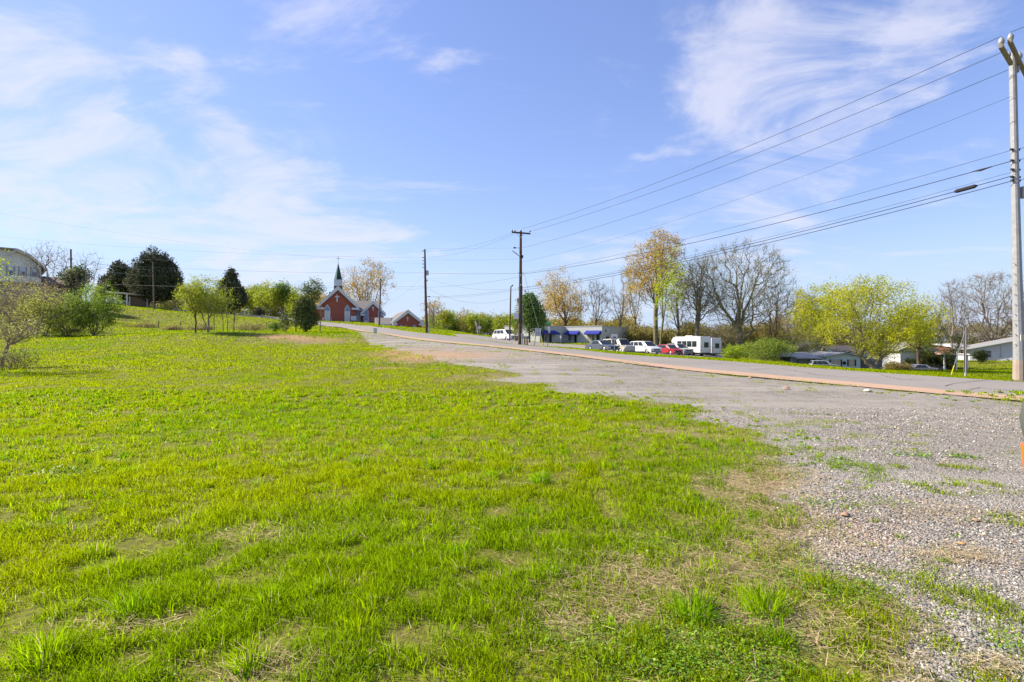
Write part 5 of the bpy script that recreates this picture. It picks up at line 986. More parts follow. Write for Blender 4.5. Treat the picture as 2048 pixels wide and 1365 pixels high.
def bus(label, px, py, D, rz):
    o = on(px, D); o.z = zat(py, D); root = empty('minibus', o, R(rz), label, 'bus', 'small white shuttle buses'); WB = paint('bus_white', (.66, .66, .655)); Lb, wb, zt = 3.5, 1.15, 3.0
    MB().box(-Lb, 1.9, -wb, wb, .48, zt).build('body', WB, root, bevel=.16, bev_seg=3)
    MB().prism([(1.85, .45), (3.55, .45), (3.6, .95), (3.3, 1.18), (2.75, 1.26), (2.15, 2.1), (1.85, 2.15)], -.98, .98, 'y').build('cab', WB, root, bevel=.08)
    MB().prism([(1.8, 2.0), (2.55, 2.05), (2.6, 2.45), (2.2, 2.88), (1.8, 2.9)], -1.08, 1.08, 'y').build('roof_cap', WB, root, bevel=.1)
    MB().prism([(2.68, 1.30), (2.72, 1.32), (2.2, 2.03), (2.16, 2.01)], -.86, .86, 'y').build('windscreen', CARGLASS, root)
    for s in (-1, 1):
        for k in range(4): x1 = 1.25 - k * 1.02; MB().box(x1 - .92, x1, min(s * (wb - .02), s * (wb + .015)), max(s * (wb - .02), s * (wb + .015)), 1.42, 2.32).build('side_window', CARGLASS, root, bevel=.012)
        MB().prism([(1.95, 1.3), (2.6, 1.3), (2.18, 2.0), (1.95, 2.0)], min(s * .975, s * .995), max(s * .975, s * .995), 'y').build('cab_window', CARGLASS, root)
        for x in (2.75, -1.75): wheel(root, x, s * .98, .39, .24)
        MB().prism([(-1.75 + .50 * math.cos(a), .40 + .50 * math.sin(a)) for a in [math.pi * k / 9 for k in range(10)]], min(s * (wb - .3), s * (wb + .006)), max(s * (wb - .3), s * (wb + .006)), 'y').build('wheel_arch', TRIM, root)
        for z_ in (.85, 1.35, 2.7): MB().box(-Lb - .02, -Lb + .02, s * .98 - .07, s * .98 + .07, z_, z_ + .16).build('tail_light', TAIL, root)
        MB().box(3.4, 3.61, s * .7 - .15, s * .7 + .15, .72, .95).build('headlight', LAMP, root)
        yy = s * 1.08; MB().box(2.3, 2.4, min(yy, yy + s * .2), max(yy, yy + s * .2), 1.35, 1.7).build('mirror', TRIM, root)
    MB().box(-Lb - .02, -Lb + .03, -.72, .72, .55, 2.4).build('rear_door', paint('bus_white', (.66, .66, .655)), root); MB().box(-Lb - .035, -Lb - .021, -.52, .42, 1.32, 2.12).build('rear_window', CARGLASS, root)
    MB().box(-Lb - .16, -Lb + .03, -wb * .98, wb * .98, .36, .5).build('bumper', TRIM, root); MB().box(-Lb + .2, 3.4, -.9, .9, .3, .47).build('chassis', TRIM, root)
    MB().box(-1.3, .1, -.6, .6, zt + .003, zt + .16).build('roof_hatch', WB, root, bevel=.04); MB().box(.2, .42, wb - .01, wb + .012, .92, 1.08).build('fuel_flap', TRIM, root)
    return root
bus('nearer small white shuttle bus with four dark side windows', 1377, 712, 85, 118)
bus('farther small white shuttle bus showing only its rear door', 1400, 712.5, 90, 118)
car('hatchback', 'white car parked under the carport roof', 234, 611.5, 108, -12, ('white', (.62, .62, .63)), group=None, **HATCH)
car('suv', 'grey suv half hidden behind the road below the light blue house', 1648, 742, 90, -15, ('silver', (.24, .25, .27)), group='cars by the houses on the right', **SUV)
car('sedan', 'dark grey car in front of the white house with porch', 1832, 748.5, 78, 168, ('grey', (.20, .20, .23)), group='cars by the houses on the right', **SED)

# ------------------------------------------------------------------ poles
def T3(px, py, D): return Vector(P(px, py, D))
# steel pole at the right edge
sb = on(2039, 22.5); s_top = T3(2025, 108, 22.5)
sp0 = empty('steel_pole', sb, 0, 'tall galvanised steel utility pole on a concrete base at the right edge', 'utility pole')
dl = s_top - sb
MB().tube([(0, 0, 0.95), tuple(dl * .3), tuple(dl * .62), tuple(dl)], [.205, .165, .135, .125], 12).build('shaft', STEEL, sp0, smooth=False)
MB().tube([(0, 0, -.3), (0, 0, .948)], [.225, .212], 12).build('footing', mat('stained_footing', (.36, .29, .24), .9, .2, var=.25, scale=3, bump=.3), sp0)
WEATH = mat('weathered_arm', (.26, .235, .18), .9, .1, var=.35, scale=5)
def beam(a, b_, wd, ht, name, m, parent):
    a = Vector(a); b_ = Vector(b_); d = (b_ - a).normalized(); s = d.cross(Vector((0, 0, 1))).normalized() * wd / 2; u = Vector((0, 0, ht / 2))
    v = [tuple(p + q) for p in (a, b_) for q in (-s - u, s - u, s + u, -s + u)]
    return MB().add(v, [(0, 1, 2, 3), (7, 6, 5, 4), (0, 4, 5, 1), (1, 5, 6, 2), (2, 6, 7, 3), (3, 7, 4, 0)]).build(name, m, parent)
INS = mat('porcelain', (.28, .29, .30), .35, .5)
def insulator(parent, p, s=1.0):
    p = Vector(p); return MB().tube([tuple(p), tuple(p + Vector((0, 0, .06 * s))), tuple(p + Vector((0, 0, .16 * s))), tuple(p + Vector((0, 0, .22 * s))), tuple(p + Vector((0, 0, .30 * s)))], [.05 * s, .10 * s, .11 * s, .085 * s, .05 * s], 10).build('insulator', INS, parent, smooth=True)
A0, A1 = T3(2001, 92, 21.0) - sb, T3(2022, 128, 22.35) - sb; B0, B1 = T3(2019, 82, 21.0) - sb, T3(2056, 160, 23.6) - sb
for a, b_ in ((A0, A1), (B0, B1)): beam(a, b_, .12, .15, 'crossarm', WEATH, sp0)
for p in (A0 * .93 + A1 * .07, B0 * .95 + B1 * .05): insulator(sp0, p + Vector((0, 0, .07)), 1.0)
insulator(sp0, A1 * .75 + A0 * .25 + Vector((0, 0, .07)), .8); insulator(sp0, B0 * .5 + B1 * .5 + Vector((0, 0, .07)), 1.0)
for py in (300, 322, 340, 355, 362):
    z = zat(py, 22.5) - sb.z; q = dl * (z / dl.z); MB().tube([(q.x - .21, q.y - .05, z), (q.x + .2, q.y, z)], .05, 6).build('bracket', BLK, sp0)
for k_ in range(9):
    z = 1.6 + k_ * .42; q = dl * (z / dl.z); MB().tube([(q.x - .19, q.y - .06, z), (q.x - .235, q.y - .075, z)], .018, 6).build('bolt', GREYM, sp0)
for z in (2.6, 5.0, 8.2): q = dl * (z / dl.z); MB().tube([(q.x, q.y, z), (q.x, q.y, z + .05)], [.205 - z * .0075, .204 - z * .0075], 12).build('band', GREYM, sp0)
MB().box(-.16, -.02, -.235, -.20, 1.75, 2.0).build('number_tag', mat('tag_plate', (.5, .48, .40)), sp0)
zb = zat(386, 22.5) - sb.z; q = dl * (zb / dl.z); MB().box(q.x + .19, q.x + .42, q.y - .12, q.y + .12, zb - .22, zb + .24).build('junction_box', GREYM, sp0)
zb = zat(135, 22.5) - sb.z; q = dl * (zb / dl.z); MB().tube([(q.x + .16, q.y, zb - .2), (q.x + .22, q.y, zb + .2)], .09, 8).build('arrester', INS, sp0)
# wooden pole with the crossarm and meter box
pb = on(1041, 48); pb.z = zat(692.5, 48); ph = zat(463, 48) - pb.z
wp = empty('wooden_pole', pb, 0, 'dark wooden utility pole with crossarm and white meter box across the road', 'utility pole')
MB().tube([(-.05, 0, -.3), (0, 0, ph * .5), (.03, 0, ph)], [.175, .15, .105], 10).build('shaft', WOODP, wp, smooth=True)
za = zat(466.5, 48) - pb.z; beam((-.78, -.18, za + .04), (.88, .02, za - .06), .10, .13, 'crossarm', WOODP, wp)
for x in (-.75, -.5, .84): insulator(wp, (x, -.15 + (x + .78) * .12, za + .08), .7)
insulator(wp, (.03, 0, ph - .02), .7)
for x in (-.35, .35): MB().tube([(x, -.12, za - .05), (.02, -.12, za - .45)], .018, 5).build('arm_brace', GREYM, wp)
z = zat(515, 48) - pb.z; MB().tube([(-.75, -.2, z + .55), (-.35, -.15, z + .28), (-.12, 0, z + .1)], [.03, .05, .03], 6).build('cutout_switch', GREYM, wp); MB().box(.06, .24, -.18, .06, z - .08, z + .16).build('lamp_bracket', BLK, wp)
z = zat(496, 48) - pb.z; MB().tube([(-.62, 0, z), (-.42, 0, z)], .07, 8).tube([(-.42, 0, z), (0, 0, z - .04)], .018, 5).build('spool', BLK, wp)
MB().tube([(.20, -.04, .4), (.15, -.04, ph * .52)], .022, 5).build('conduit', GREYM, wp)
z0, z1 = zat(638.5, 48) - pb.z, zat(626.5, 48) - pb.z; MB().box(-.62, -.15, -.16, .16, z0, z1).build('meter_box', WHITE, wp, bevel=.02)
for py, nm in ((553, 'tag_plate'), (572, 'tag_plate')): z = zat(py, 48) - pb.z; MB().box(-.03, .05, -.17, -.145, z, z + .14).build(nm, WHITE, wp)
for py in (546.5, 575.5, 580): z = zat(py, 48) - pb.z; MB().tube([(-.2, 0, z), (.2, 0, z)], .035, 6).build('bracket', BLK, wp)
# tall wooden pole further up the road
q0 = on(853.5, 62); q0.z = zat(667, 62); qh = zat(499, 62) - q0.z
p3 = empty('wooden_pole', q0, 0, 'tall thin dark pole with side insulators and transformer near the church hall', 'utility pole')
MB().tube([(0, 0, -.3), (-.16, 0, qh * .6), (-.22, 0, qh)], [.16, .13, .09], 10).build('shaft', WOODP, p3, smooth=True)
for py in (502, 515.5, 522, 528.5, 535): z = zat(py, 62) - q0.z; x = -.22 * min(1, z / qh / .9); MB().tube([(x, 0, z), (x - .16, 0, z), (x - .27, 0, z)], [.02, .03, .07], 7).build('side_insulator', BLK, p3)
z = zat(546, 62) - q0.z; MB().tube([(.08, 0, z - .28), (.08, 0, z - .26), (.08, 0, z + .22), (.08, 0, z + .26)], [.13, .15, .15, .12], 12).build('transformer', mat('grey_paint', (.42, .44, .46), .5), p3, smooth=True)
z = zat(561.5, 62) - q0.z; MB().box(-.02, .1, -.1, .1, z - .1, z + .1).build('lamp_head', WHITE, p3)
z = zat(594, 62) - q0.z; MB().tube([(0, 0, z), (.38, 0, z + .02)], [.02, .06], 7).build('spool', BLK, p3)
z = zat(665, 62) - q0.z; MB().box(.14, .34, -.15, .1, -.1, .45).build('ground_box', mat('pale_green_box', (.45, .55, .50)), p3)
sl0 = on(858.5, 64); lh = zat(604.5, 64) - sl0.z; lp = empty('street_light', sl0, 0, 'slender grey street light beside the tall thin pole', 'street light')
MB().tube([(0, 0, -.2), (.02, 0, lh)], [.075, .05], 8).build('pole', GREYM, lp, smooth=True); MB().tube([(.02, 0, lh), (.22, -.05, lh + .02)], [.03, .05], 6).build('lamp', GREYM, lp)
l0 = on(1019, 62); l0.z = max(l0.z, zat(664, 62) - .9); lh = zat(573, 62) - l0.z; lp2 = empty('lamp_pole', l0, 0, 'thin pole with a flood lamp left of the meter box pole', 'lamp pole')
MB().tube([(0, 0, -.2), (.16, 0, lh)], [.11, .07], 8).build('pole', WOODP, lp2, smooth=True); MB().tube([(.16, 0, lh - .05), (.38, -.05, lh + .03)], [.03, .03], 5).build('bracket', GREYM, lp2); MB().tube([(.30, -.05, lh + .0), (.30, -.05, lh + .16)], [.14, .08], 8).build('lamp', BLK, lp2)
c1 = on(758.5, 100); c1.z = zat(649.5, 100); ch_ = zat(557, 100) - c1.z; p5 = empty('wooden_pole', c1, 0, 'plain dark pole standing in front of the church wing', 'utility pole')
MB().tube([(0, 0, -.3), (.3, 0, ch_)], [.15, .10], 8).build('shaft', WOODP, p5, smooth=True); MB().box(.1, .42, -.1, -.05, ch_ - .3, ch_ - .2).build('bracket', BLK, p5)
c2 = on(143, 84); ch2 = zat(499, 84) - c2.z; p6 = empty('wooden_pole', c2, 0, 'brown pole with small crossarm behind the cream house', 'utility pole')
MB().tube([(0, 0, -.3), (-.1, 0, ch2)], [.17, .12], 8).build('shaft', mat('red_pole_wood', (.17, .09, .06)), p6, smooth=True); zz = zat(519, 84) - c2.z; beam((-.45, -.2, zz), (.3, -.2, zz), .1, .12, 'crossarm', WOODP, p6); beam((-.2, -.2, zz - 1.2), (1.1, -.2, zz - 1.25), .08, .1, 'crossarm', WOODP, p6)
c3 = on(305.5, 100); ch3 = zat(524, 100) - c3.z; p7 = empty('wooden_pole', c3, 0, 'brown pole standing in front of the tall cedar', 'utility pole')
MB().tube([(.25, 0, -.3), (0, 0, ch3)], [.13, .09], 8).build('shaft', mat('tan_pole_wood', (.20, .145, .115)), p7, smooth=True); MB().box(-.6, .6, -.15, -.05, ch3 - 2.1, ch3 - 1.98).build('crossarm', WOODP, p7)
c4 = on(1931, 55); ch4 = zat(655, 55) - c4.z; p8 = empty('grey_pole', c4, 0, 'short bare grey pole on the lawn left of the steel pole', 'utility pole')
MB().tube([(0, 0, -.3), (0, 0, ch4)], [.10, .085], 8).build('shaft', mat('weathered_pole', (.36, .36, .37), .8), p8, smooth=True); MB().box(-.16, -.09, -.03, .03, .4, ch4 + .1).build('conduit', mat('brown_conduit', (.2, .12, .1)), p8); MB().tube([(-.1, 0, ch4 * .62), (-.3, 0, ch4 * .66)], .03, 5).build('bracket', GREYM, p8)
gw = T3(1918, 655, 54); g1 = on(1902, 52); gyo = empty('guy_wire', g1, 0, 'slanting guy wire with yellow marker left of the short grey pole', 'guy wire')
e_ = Vector(c4) + Vector((-.05, 0, ch4 * .93)) - g1; MB().tube([(0, 0, 0), tuple(e_)], .022, 5).build('wire', GREYM, gyo); MB().tube([tuple(e_ * .02), tuple(e_ * .22)], .045, 6).build('marker', mat('yellow_marker', (.50, .42, .02), .6), gyo)
# ------------------------------------------------------------------ wires
WIRE = mat('wire_black', (.03, .03, .033), .6, .3)
def wire(label, a, b_, sag=.02, r=.014, n=22, m=WIRE, name='power_line', group='overhead lines'):
    r = r * .8
    a = Vector(a); b_ = Vector(b_); s = (b_ - a).length * sag; pts = [tuple((a + (b_ - a) * (i / n)) - a - Vector((0, 0, 4 * s * (i / n) * (1 - i / n)))) for i in range(n + 1)]
    o = MB().tube(pts, r, 5).build(name, m); o.location = a; return tag(o, label, 'cable', group)
far_dir = Vector((.6, -.8, 0))
def past(p, d=14, up=.9): return Vector(p) + far_dir * d + Vector((0, 0, up))
s1 = sb + A0 * .93 + A1 * .07 + Vector((0, 0, .42)); s2 = sb + B0 * .95 + B1 * .05 + Vector((0, 0, .42)); s3 = sb + A1 * .75 + A0 * .25 + Vector((0, 0, .4))
w_top = T3(1045, 458, 48); w_r = T3(1058, 464, 48); w_l = T3(1026, 464, 48)
wire('uppermost power line from the steel pole insulator to the wooden pole top', s1, w_top, .016); wire('second power line down from the steel pole arm to the wooden crossarm', s3, w_r, .016)
wire('power line continuing past the steel pole at the top right corner', s2, past(s2), .0, n=4); 
n_a = T3(2017, 140, 22.4); n_b = T3(1046, 496, 48); wire('single neutral wire below the two upper lines', n_a, n_b, .018, .013)
wire('faint thin wire crossing the sky midway down the steel pole', T3(2024, 193, 22.4), T3(1046, 524, 48), .02, .008)
lows = [(300, 547, .014, .011, 'upper telephone line of the lower bundle on the steel pole'), (322, 549, .016, .02, 'thick telephone cable second in the lower bundle'), (344, 575, .016, .009, 'thin drop wire inside the lower bundle'), (352, 577, .016, .02, 'telephone cable carrying the black splice case'), (362, 581, .015, .02, 'lowest thick telephone cable on the steel pole')]
for ya, yb, sg, r, lab in lows: wire(lab, T3(2026, ya, 22.4), T3(1043, yb, 48), sg, r)
# splice case hanging in the cable
ca, cb = T3(2026, 352, 22.4), T3(1043, 577, 48); t_ = .035; i_ = ca + (cb - ca) * t_ - Vector((0, 0, 4 * (cb - ca).length * .016 * t_ * (1 - t_))); t2 = .06; j_ = ca + (cb - ca) * t2 - Vector((0, 0, 4 * (cb - ca).length * .016 * t2 * (1 - t2)))
sc = MB().tube([tuple(Vector()), tuple((j_ - i_) * .12), tuple((j_ - i_) * .88), tuple(j_ - i_)], [.03, .085, .085, .03], 8).build('splice_case', BLK); sc.location = i_; tag(sc, 'black splice case hanging in the telephone cable by the steel pole', 'splice case')
ca, cb = T3(2026, 322, 22.4), T3(1043, 549, 48); i_ = ca + (cb - ca) * .02 - Vector((0, 0, 4 * (cb - ca).length * .016 * .02 * .98)); sc2 = MB().tube([(0, 0, 0), tuple((cb - ca) * .012 + Vector((0, 0, -.04))), tuple((cb - ca) * .02 + Vector((0, 0, -.02)))], [.02, .05, .015], 6).build('cable_clamp', BLK); sc2.location = i_; tag(sc2, 'small clamp with loose wire ends on the thick cable near the steel pole', 'clamp')
for ya, up, lab in ((300, 1.1, 'thin wire leaving the steel pole to the right at the upper bracket'), (322, 1.3, 'thick cable leaving the steel pole to the right'), (362, 1.0, 'lowest cable leaving the steel pole to the right')): p = T3(2030, ya, 22.5); wire(lab, p, past(p, 14, up), .01, .014, 6)
# wooden pole to the tall thin pole, and on to the left
for (pa, pb_, sg, r, lab) in [((1026, 466), (847, 502), .03, .010, 'upper line from the wooden crossarm to the tall thin pole'), ((1030, 468), (847, 515), .03, .010, 'second line from the wooden crossarm to the tall thin pole'), ((1040, 496), (848, 497), .004, .008, 'level neutral wire between the two wooden poles'), ((1038, 518), (849, 519), .006, .008, 'thin level wire below the neutral between the wooden poles'), ((1040, 547), (850, 546.5), .004, .016, 'straight cable level with the transformer'), ((1040, 554), (850, 575), .012, .012, 'cable rising from the tall pole to the wooden pole'), ((1040, 577), (857, 593.5), .012, .014, 'lower cable from the small spool to the wooden pole'), ((1040, 580), (857, 595), .014, .010, 'lowest cable from the small spool to the wooden pole')]:
    wire(lab, T3(pa[0], pa[1], 48), T3(pb_[0], pb_[1], 62), sg, r)
wire('slack drop wire from the tall thin pole to the flood lamp pole', T3(852, 575, 62), T3(1020, 598, 62), .11, .010); wire('second slack drop wire to the flood lamp pole', T3(852, 556, 62), T3(1020, 578, 62), .06, .008)
for (ya, yb, D2, sg, r, lab) in [(503, 500, 70, .02, .005, 'topmost thin wire leaving the tall thin pole to the left'), (516, 470, 60, .012, .0065, 'long wire sagging across the left sky above the cedars'), (546, 512, 60, .012, .010, 'thick cable running left behind the steeple'), (528, 420, 45, .02, .004, 'faint highest wire in the left sky'), (573, 552, 90, .01, .010, 'lower cable running left behind the church roof')]:
    wire(lab, T3(850, ya, 62), T3(-40, yb, D2), sg, r, n=30)
for (ya, yb, lab) in ((541, 535, 'upper wire at the pole before the cedar'), (553, 548, 'lower wire at the pole before the cedar')):
    wire(lab, T3(305, ya, 99.8), T3(140, yb - 18, 83.8), .015, .02, m=mat('wire_sunlit', (.45, .45, .44), .5))  # sunlight on these two wires is put into their pale colour
wire('service drop from the pole before the church to the wing roof', T3(760, 560, 99.9), T3(850, 575, 62), .02, .010)
wire('drop wire from the tall thin pole down to the church', T3(850, 548, 62), T3(762, 606, 110), .02, .008)

# ------------------------------------------------------------------ signs and street furniture near the wooden pole
def text(s, size, loc, parent, m, name='lettering', rot=(R(90), 0, 0)):
    c = bpy.data.curves.new(name, 'FONT'); c.body = s; c.size = size; c.align_x = 'CENTER'; c.align_y = 'CENTER'; c.extrude = .002
    o = bpy.data.objects.new(name, c); COL.objects.link(o); bpy.context.view_layer.update()
    dg = bpy.context.evaluated_depsgraph_get(); me = bpy.data.meshes.new_from_object(o.evaluated_get(dg)); bpy.data.objects.remove(o)
    o = mesh_obj(name, me, m, parent); o.location = loc; o.rotation_euler = rot; return o
INKM = mat('sign_black', (.02, .02, .02), .7)

def at(px, py, D):
    v = T3(px, py, D); return v
sgn = empty('speed_sign', at(1067.5, 696.3, 46), R(-12), 'white speed limit 25 sign on a leaning post by the road', 'sign')
MB().tube([(0, 0, -.3), (.24, 0, 1.75)], .028, 6).build('post', mat('rusty_post', (.09, .07, .06), .8), sgn)
pl = MB().box(-.04, .46, -.035, -.015, 1.04, 1.70).build('plate', mat('sign_white', (.62, .62, .66), .6), sgn); pl.rotation_euler = (0, R(6), 0)
for i, (t, sz, z) in enumerate((('SPEED', .11, 1.60), ('LIMIT', .11, 1.46), ('25', .42, 1.22))): text(t, sz, (.21, -.040, z), pl, INKM)
ss = empty('stop_sign', at(1094.6, 697.6, 46.5), R(66), 'stop sign seen edge on with green street name blades on top', 'sign')
MB().tube([(0, 0, -.3), (0.0, -.16, 2.0)], .03, 6).build('post', mat('rusty_post', (.09, .07, .06)), ss)
oc = [(.30 * math.cos(a), 1.62 + .30 * math.sin(a)) for a in [math.pi / 8 + k * math.pi / 4 for k in range(8)]]
pl = MB().prism(oc, -.19, -.175, 'y').build('plate', mat('sign_back', (.66, .66, .68), .5), ss); MB().prism(oc, -.174, -.170, 'y').build('plate_face', mat('stop_red', (.40, .02, .02), .5), pl)
MB().box(-.33, .33, -.17, -.15, 1.98, 2.13).build('street_name_blade', mat('sign_green', (.02, .20, .13), .5), ss); MB().box(-.01, .01, -.42, .10, 2.133, 2.28).build('street_name_blade', mat('sign_green', (.02, .20, .13)), ss)
for i, (px, lab) in enumerate(((1049.5, 'black mailbox on a wooden post nearest the wooden pole'), (1054, 'second black mailbox on a wooden post, farther from the pole'))):
    mb = empty('mailbox', at(px, 693.5 + i * .5, 46.3 - i * .6), R(20), lab, 'mailbox', 'mailboxes by the wooden pole')
    MB().box(-.05, .05, -.05, .05, -.3, .66).build('post', WOODP, mb); MB().prism([(-.10, .663), (.10, .663), (.10, .80), (.06, .87), (0, .895), (-.06, .87), (-.10, .80)], -.28, .28, 'y').build('box', BLK, mb, smooth=False)
    MB().box(.102, .112, .0, .16, .78, .84).build('flag', TAIL, mb); MB().prism([(-.085, .68), (.085, .68), (.085, .8), (0, .88), (-.085, .8)], -.29, -.281, 'y').build('door', PLATE, mb)
stb = empty('post_stub', at(1044.7, 693, 47), 0, 'short grey wooden stub with a grey cabinet behind the wooden pole', 'post')
MB().tube([(0, 0, -.3), (0, 0, .75)], .075, 8).build('post', mat('weathered_pole', (.36, .36, .37)), stb); MB().box(-.1, .12, -.08, .14, .752, 1.1).build('cabinet', mat('grey_paint', (.42, .44, .46)), stb, bevel=.02)
mk = empty('small_marker', at(1024, 691, 48), 0, 'small white marker plate on a thin stake left of the wooden pole', 'marker')
MB().box(-.012, .012, -.012, .012, -.2, .6).build('stake', GREYM, mk); MB().box(-.22, -.02, -.01, .008, .60, .86).build('plate', WHITE, mk); MB().box(-.14, .14, -.015, .01, .55, .6).build('bracket', GREYM, mk)
ga = at(1087.5, 693.5, 46.8); gy_ = empty('guy_wire', ga, 0, 'yellow sleeved guy wire running up to the wooden pole', 'guy wire'); e_ = T3(1047, 545, 48) - ga
MB().tube([(0, 0, 0), tuple(e_)], .012, 5).build('wire', GREYM, gy_); MB().tube([tuple(e_ * .005), tuple(e_ * .135)], .05, 6).build('sleeve', mat('yellow_marker', (.50, .42, .02)), gy_)
sb2 = empty('feather_banner', at(955, 668, 74), R(25), 'red and white feather banner leaning beside the lawn', 'banner')
MB().tube([(0, 0, -.2), (-.1, 0, 1.2), (-.38, 0, 1.75)], .015, 5).build('pole', WHITE, sb2)
MB().prism([(-.02, .15), (.10, .18), (.02, 1.0), (-.22, 1.62), (-.40, 1.74), (-.36, 1.5), (-.16, .9)], -.012, .012, 'y').build('flag', mat('banner_white', (.72, .66, .64), .8), sb2); MB().prism([(.0, .35), (.05, .36), (-.03, 1.0), (-.2, 1.4), (-.12, .95)], -.02, -.0125, 'y').build('flag_stripe', mat('banner_red', (.45, .05, .06)), sb2)
vs_ = empty('small_sign', at(958.5, 669, 75), R(10), 'small pale sign on a thin grey post by the banner', 'sign'); MB().box(-.03, .03, -.03, .03, -.2, 2.3).build('post', GREYM, vs_); MB().prism([(-.28, .95), (-.1, .72), (.25, .78), (.3, 1.05), (0, 1.18)], -.06, -.035, 'y').build('plate', mat('pale_plate', (.55, .58, .6)), vs_)
ub = empty('utility_box', at(750.5, 667.4, 57), R(12), 'pale green grey utility box on the verge by the road bend', 'utility box'); MB().box(-.18, .18, -.18, .18, -.2, .50).build('cabinet', mat('pale_cabinet', (.50, .52, .46), .7), ub, bevel=.02); MB().box(-.20, .20, -.20, .20, .503, .57).build('lid', mat('pale_lid', (.60, .61, .57)), ub)
ls = empty('lot_sign', at(1228.8, 705, 60), R(-14), 'square white sign with red and black print on a post before the parked cars', 'sign')
MB().box(-.05, .05, -.04, .04, -.2, 1.40).build('post', mat('grey_paint', (.42, .44, .46)), ls); pl = MB().box(-.36, .34, -.075, -.045, 1.37, 2.02).build('panel', mat('sign_white', (.62, .62, .66)), ls)
MB().prism([(-.22 + .22 + .2 * math.cos(a), 1.60 + .16 * math.sin(a)) for a in [math.pi * k / 8 for k in range(9)]], -.082, -.0755, 'y').build('sign_print', mat('print_red', (.35, .06, .07)), pl); MB().box(-.05, .2, -.088, -.0825, 1.60, 1.68).box(-.22, -.13, -.088, -.0825, 1.50, 1.58).build('sign_print', INKM, pl)
wpst = empty('leaning_post', at(1240.5, 707.5, 59), 0, 'leaning white pipe post at the edge of the lot grass', 'post'); MB().tube([(0, 0, -.15), (.66, .1, .88)], .05, 8).build('pipe', WHITE, wpst)
ds = empty('small_sign', at(1121.3, 688, 97), R(-20), 'small white notice on a thin post before the awning building', 'sign'); MB().box(-.03, .03, -.03, .03, -.2, 1.0).build('post', GREYM, ds); MB().box(-.13, .13, -.05, -.031, .95, 1.45).build('plate', mat('sign_white', (.62, .62, .66)), ds)
rl = empty('hand_rail', at(1132, 691, 99), R(-33), 'low dark hand rail before the awning building', 'railing'); b_ = MB(); [b_.box(x - .03, x + .03, -.03, .03, -.3, .8) for x in (-.5, .1, .7)]; b_.box(-.5, .7, -.025, .025, .78, .84); b_.build('rail', BLK, rl)
ws = on(1046, 112); wsh = empty('white_shed', ws, R(10), 'low white building behind the mailboxes', 'building')
zt = zat(664, 112) - ws.z; MB().box(-2.8, 1.2, 0, 5, -.5, zt).build('wall', WHITE, wsh); MB().prism([(-3.1, zt + .003), (1.5, zt + .003), (1.2, zt + .3), (-2.8, zt + .3)], -.3, 5.3, 'y').build('roof', mat('pale_roof', (.6, .6, .58)), wsh); MB().box(-.4, .4, -.05, -.003, -.3, zt - .5).build('door', GREYM, wsh); MB().box(-2.2, -1.2, -.05, -.003, zt * .4, zt * .75).build('window', GLASS, wsh)
# wire fence posts on the left bank
for i, (px, py, D, h, ln_) in enumerate([(317, 655, 66, .9, 0), (361, 654, 66, .9, .02), (466, 660, 56, 1.5, .18), (491, 652, 66, .8, 0), (533, 653, 66, 1.0, 0)]):
    o = MB().tube([(0, 0, -.2), (ln_, 0, h)], .04, 6).tube([(ln_ - .06, 0, h - .12), (ln_ + .06, 0, h - .12)], .012, 4).build('fence_post', mat('rusty_post', (.09, .07, .06))); o.location = on(px, D)
    tag(o, ['leftmost thin fence post on the left bank', 'second thin fence post on the left bank', 'taller leaning dark post among the saplings', 'short fence post right of the saplings', 'rightmost thin fence post near the spiky shrub'][i], 'fence post', 'posts of the wire fence')
# marker post right beside the camera at the frame edge
mp_ = empty('marker_post', (1.545, 1.5, hz1(1.51, 1.5)), 0, 'grey and orange post close to the camera cut off by the right edge', 'post')
zt, zm_, zl_ = zat(788, 1.5) - mp_.location.z, zat(897, 1.5) - mp_.location.z, zat(968, 1.5) - mp_.location.z
MB().tube([(0, 0, zm_ + .001), (0, 0, zm_ + .04), (0, 0, (zt + zm_) / 2), (0, 0, zt - .03), (0, 0, zt), (0, 0, zt + .01)], [.086, .096, .101, .094, .078, .04], 24).build('cap', mat('grey_rubber', (.085, .088, .085), .7), mp_, smooth=True)
MB().tube([(0, 0, zl_), (0, 0, zl_ + .02), (0, 0, zm_)], [.085, .092, .098], 24).build('collar', mat('orange_plastic', (.75, .16, .01), .5), mp_, smooth=True)
MB().tube([(0, 0, -.1), (0, 0, zl_)], .03, 10).build('stem', GREYM, mp_)
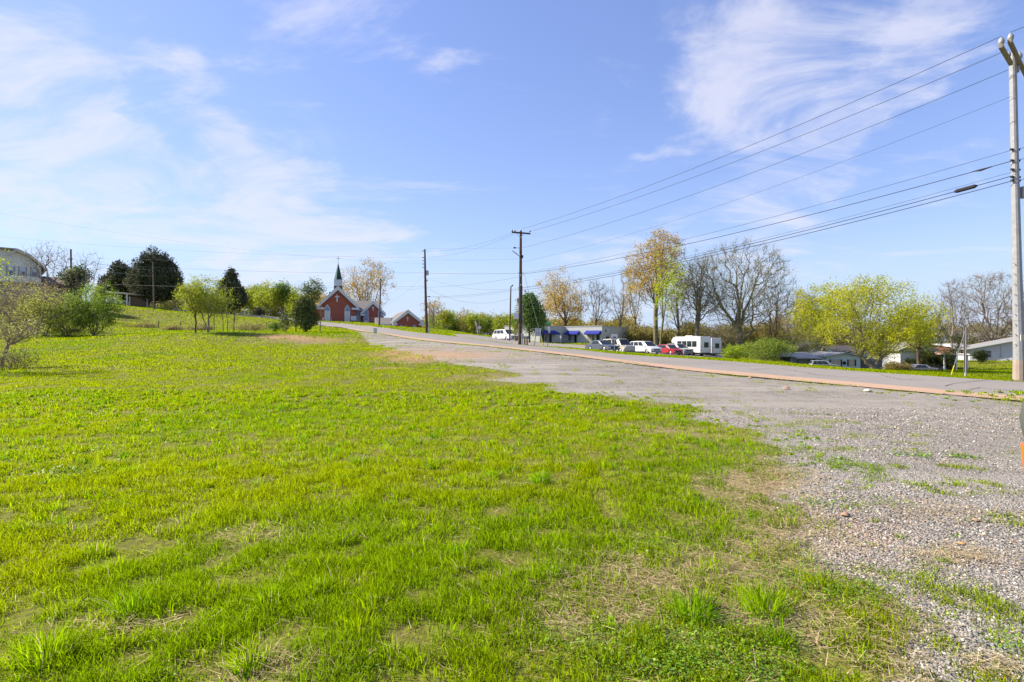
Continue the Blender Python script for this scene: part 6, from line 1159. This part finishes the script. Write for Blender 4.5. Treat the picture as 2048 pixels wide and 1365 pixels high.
# litter, stones and clumps on the ground
def on_px(px, py): x, y = ground_hit(px, py); return Vector((x, y, hz1(x, y) + (float(fbm(np.array([x]), np.array([y]), 2.2, 3)[0]) - .5) * .06))
PAPER = mat('paper_scrap', (.72, .70, .66), .8)
def scrap(px, py, s, lab):
    r_ = random.Random(px); k = 7; V = [(s * math.cos(6.28 * i / k) * r_.uniform(.5, 1), s * .55 * math.sin(6.28 * i / k) * r_.uniform(.6, 1), s * r_.uniform(.05, .75)) for i in range(k)]
    o = MB().add(V + [(0, 0, s * .5)] + [(x, y, z - .004) for x, y, z in V], [(i, (i + 1) % k, k) for i in range(k)] + [tuple(range(2 * k, k, -1))] + [(i, k + 1 + i, k + 1 + (i + 1) % k, (i + 1) % k) for i in range(k)]).build('paper_scrap', PAPER); p = on_px(px, py); o.location = p + Vector((0, 0, .035)); tag(o, lab, 'litter', 'litter in the grass')
scrap(1345, 963, .035, 'white crumpled scrap of paper in the thin grass beside the gravel'); scrap(1023, 843, .05, 'pale scrap beside a dark twig in the middle of the lawn'); scrap(210, 849, .035, 'left one of two white scraps in the lawn'); scrap(293, 847, .035, 'right one of two white scraps in the lawn'); scrap(1295, 1112, .012, 'tiny white scrap in the dry grass')
def rock(px, py, s, c, lab, name='stone'):
    r_ = np.random.default_rng(px); v = _o * (1 + r_.normal(0, .14, (10, 1))) * [s, s * .75, s * .55]; me = tri_mesh(name, v, _of); o = mesh_obj(name, me, c); o.location = on_px(px, py) + Vector((0, 0, s * .3)); tag(o, lab, 'stone', 'larger stones on the gravel')
RK = mat('brown_stone', (.34, .22, .15), .9); RW = mat('pale_stone', (.58, .55, .50), .9)
rock(1572, 779, .13, RK, 'brown stone alone near the gutter'); rock(1735, 785, .11, RW, 'flat white stone lying near the gutter'); rock(1690, 1032, .05, RK, 'reddish stone half in the dry grass'); rock(1950, 1045, .035, RK, 'orange brown stone farthest of the pair on the right gravel'); rock(1925, 1090, .03, mat('orange_stone', (.50, .25, .10), .9), 'orange stone before the straw heap on the gravel'); rock(1500, 757, .09, RK, 'small dark stone near the middle of the gravel edge')
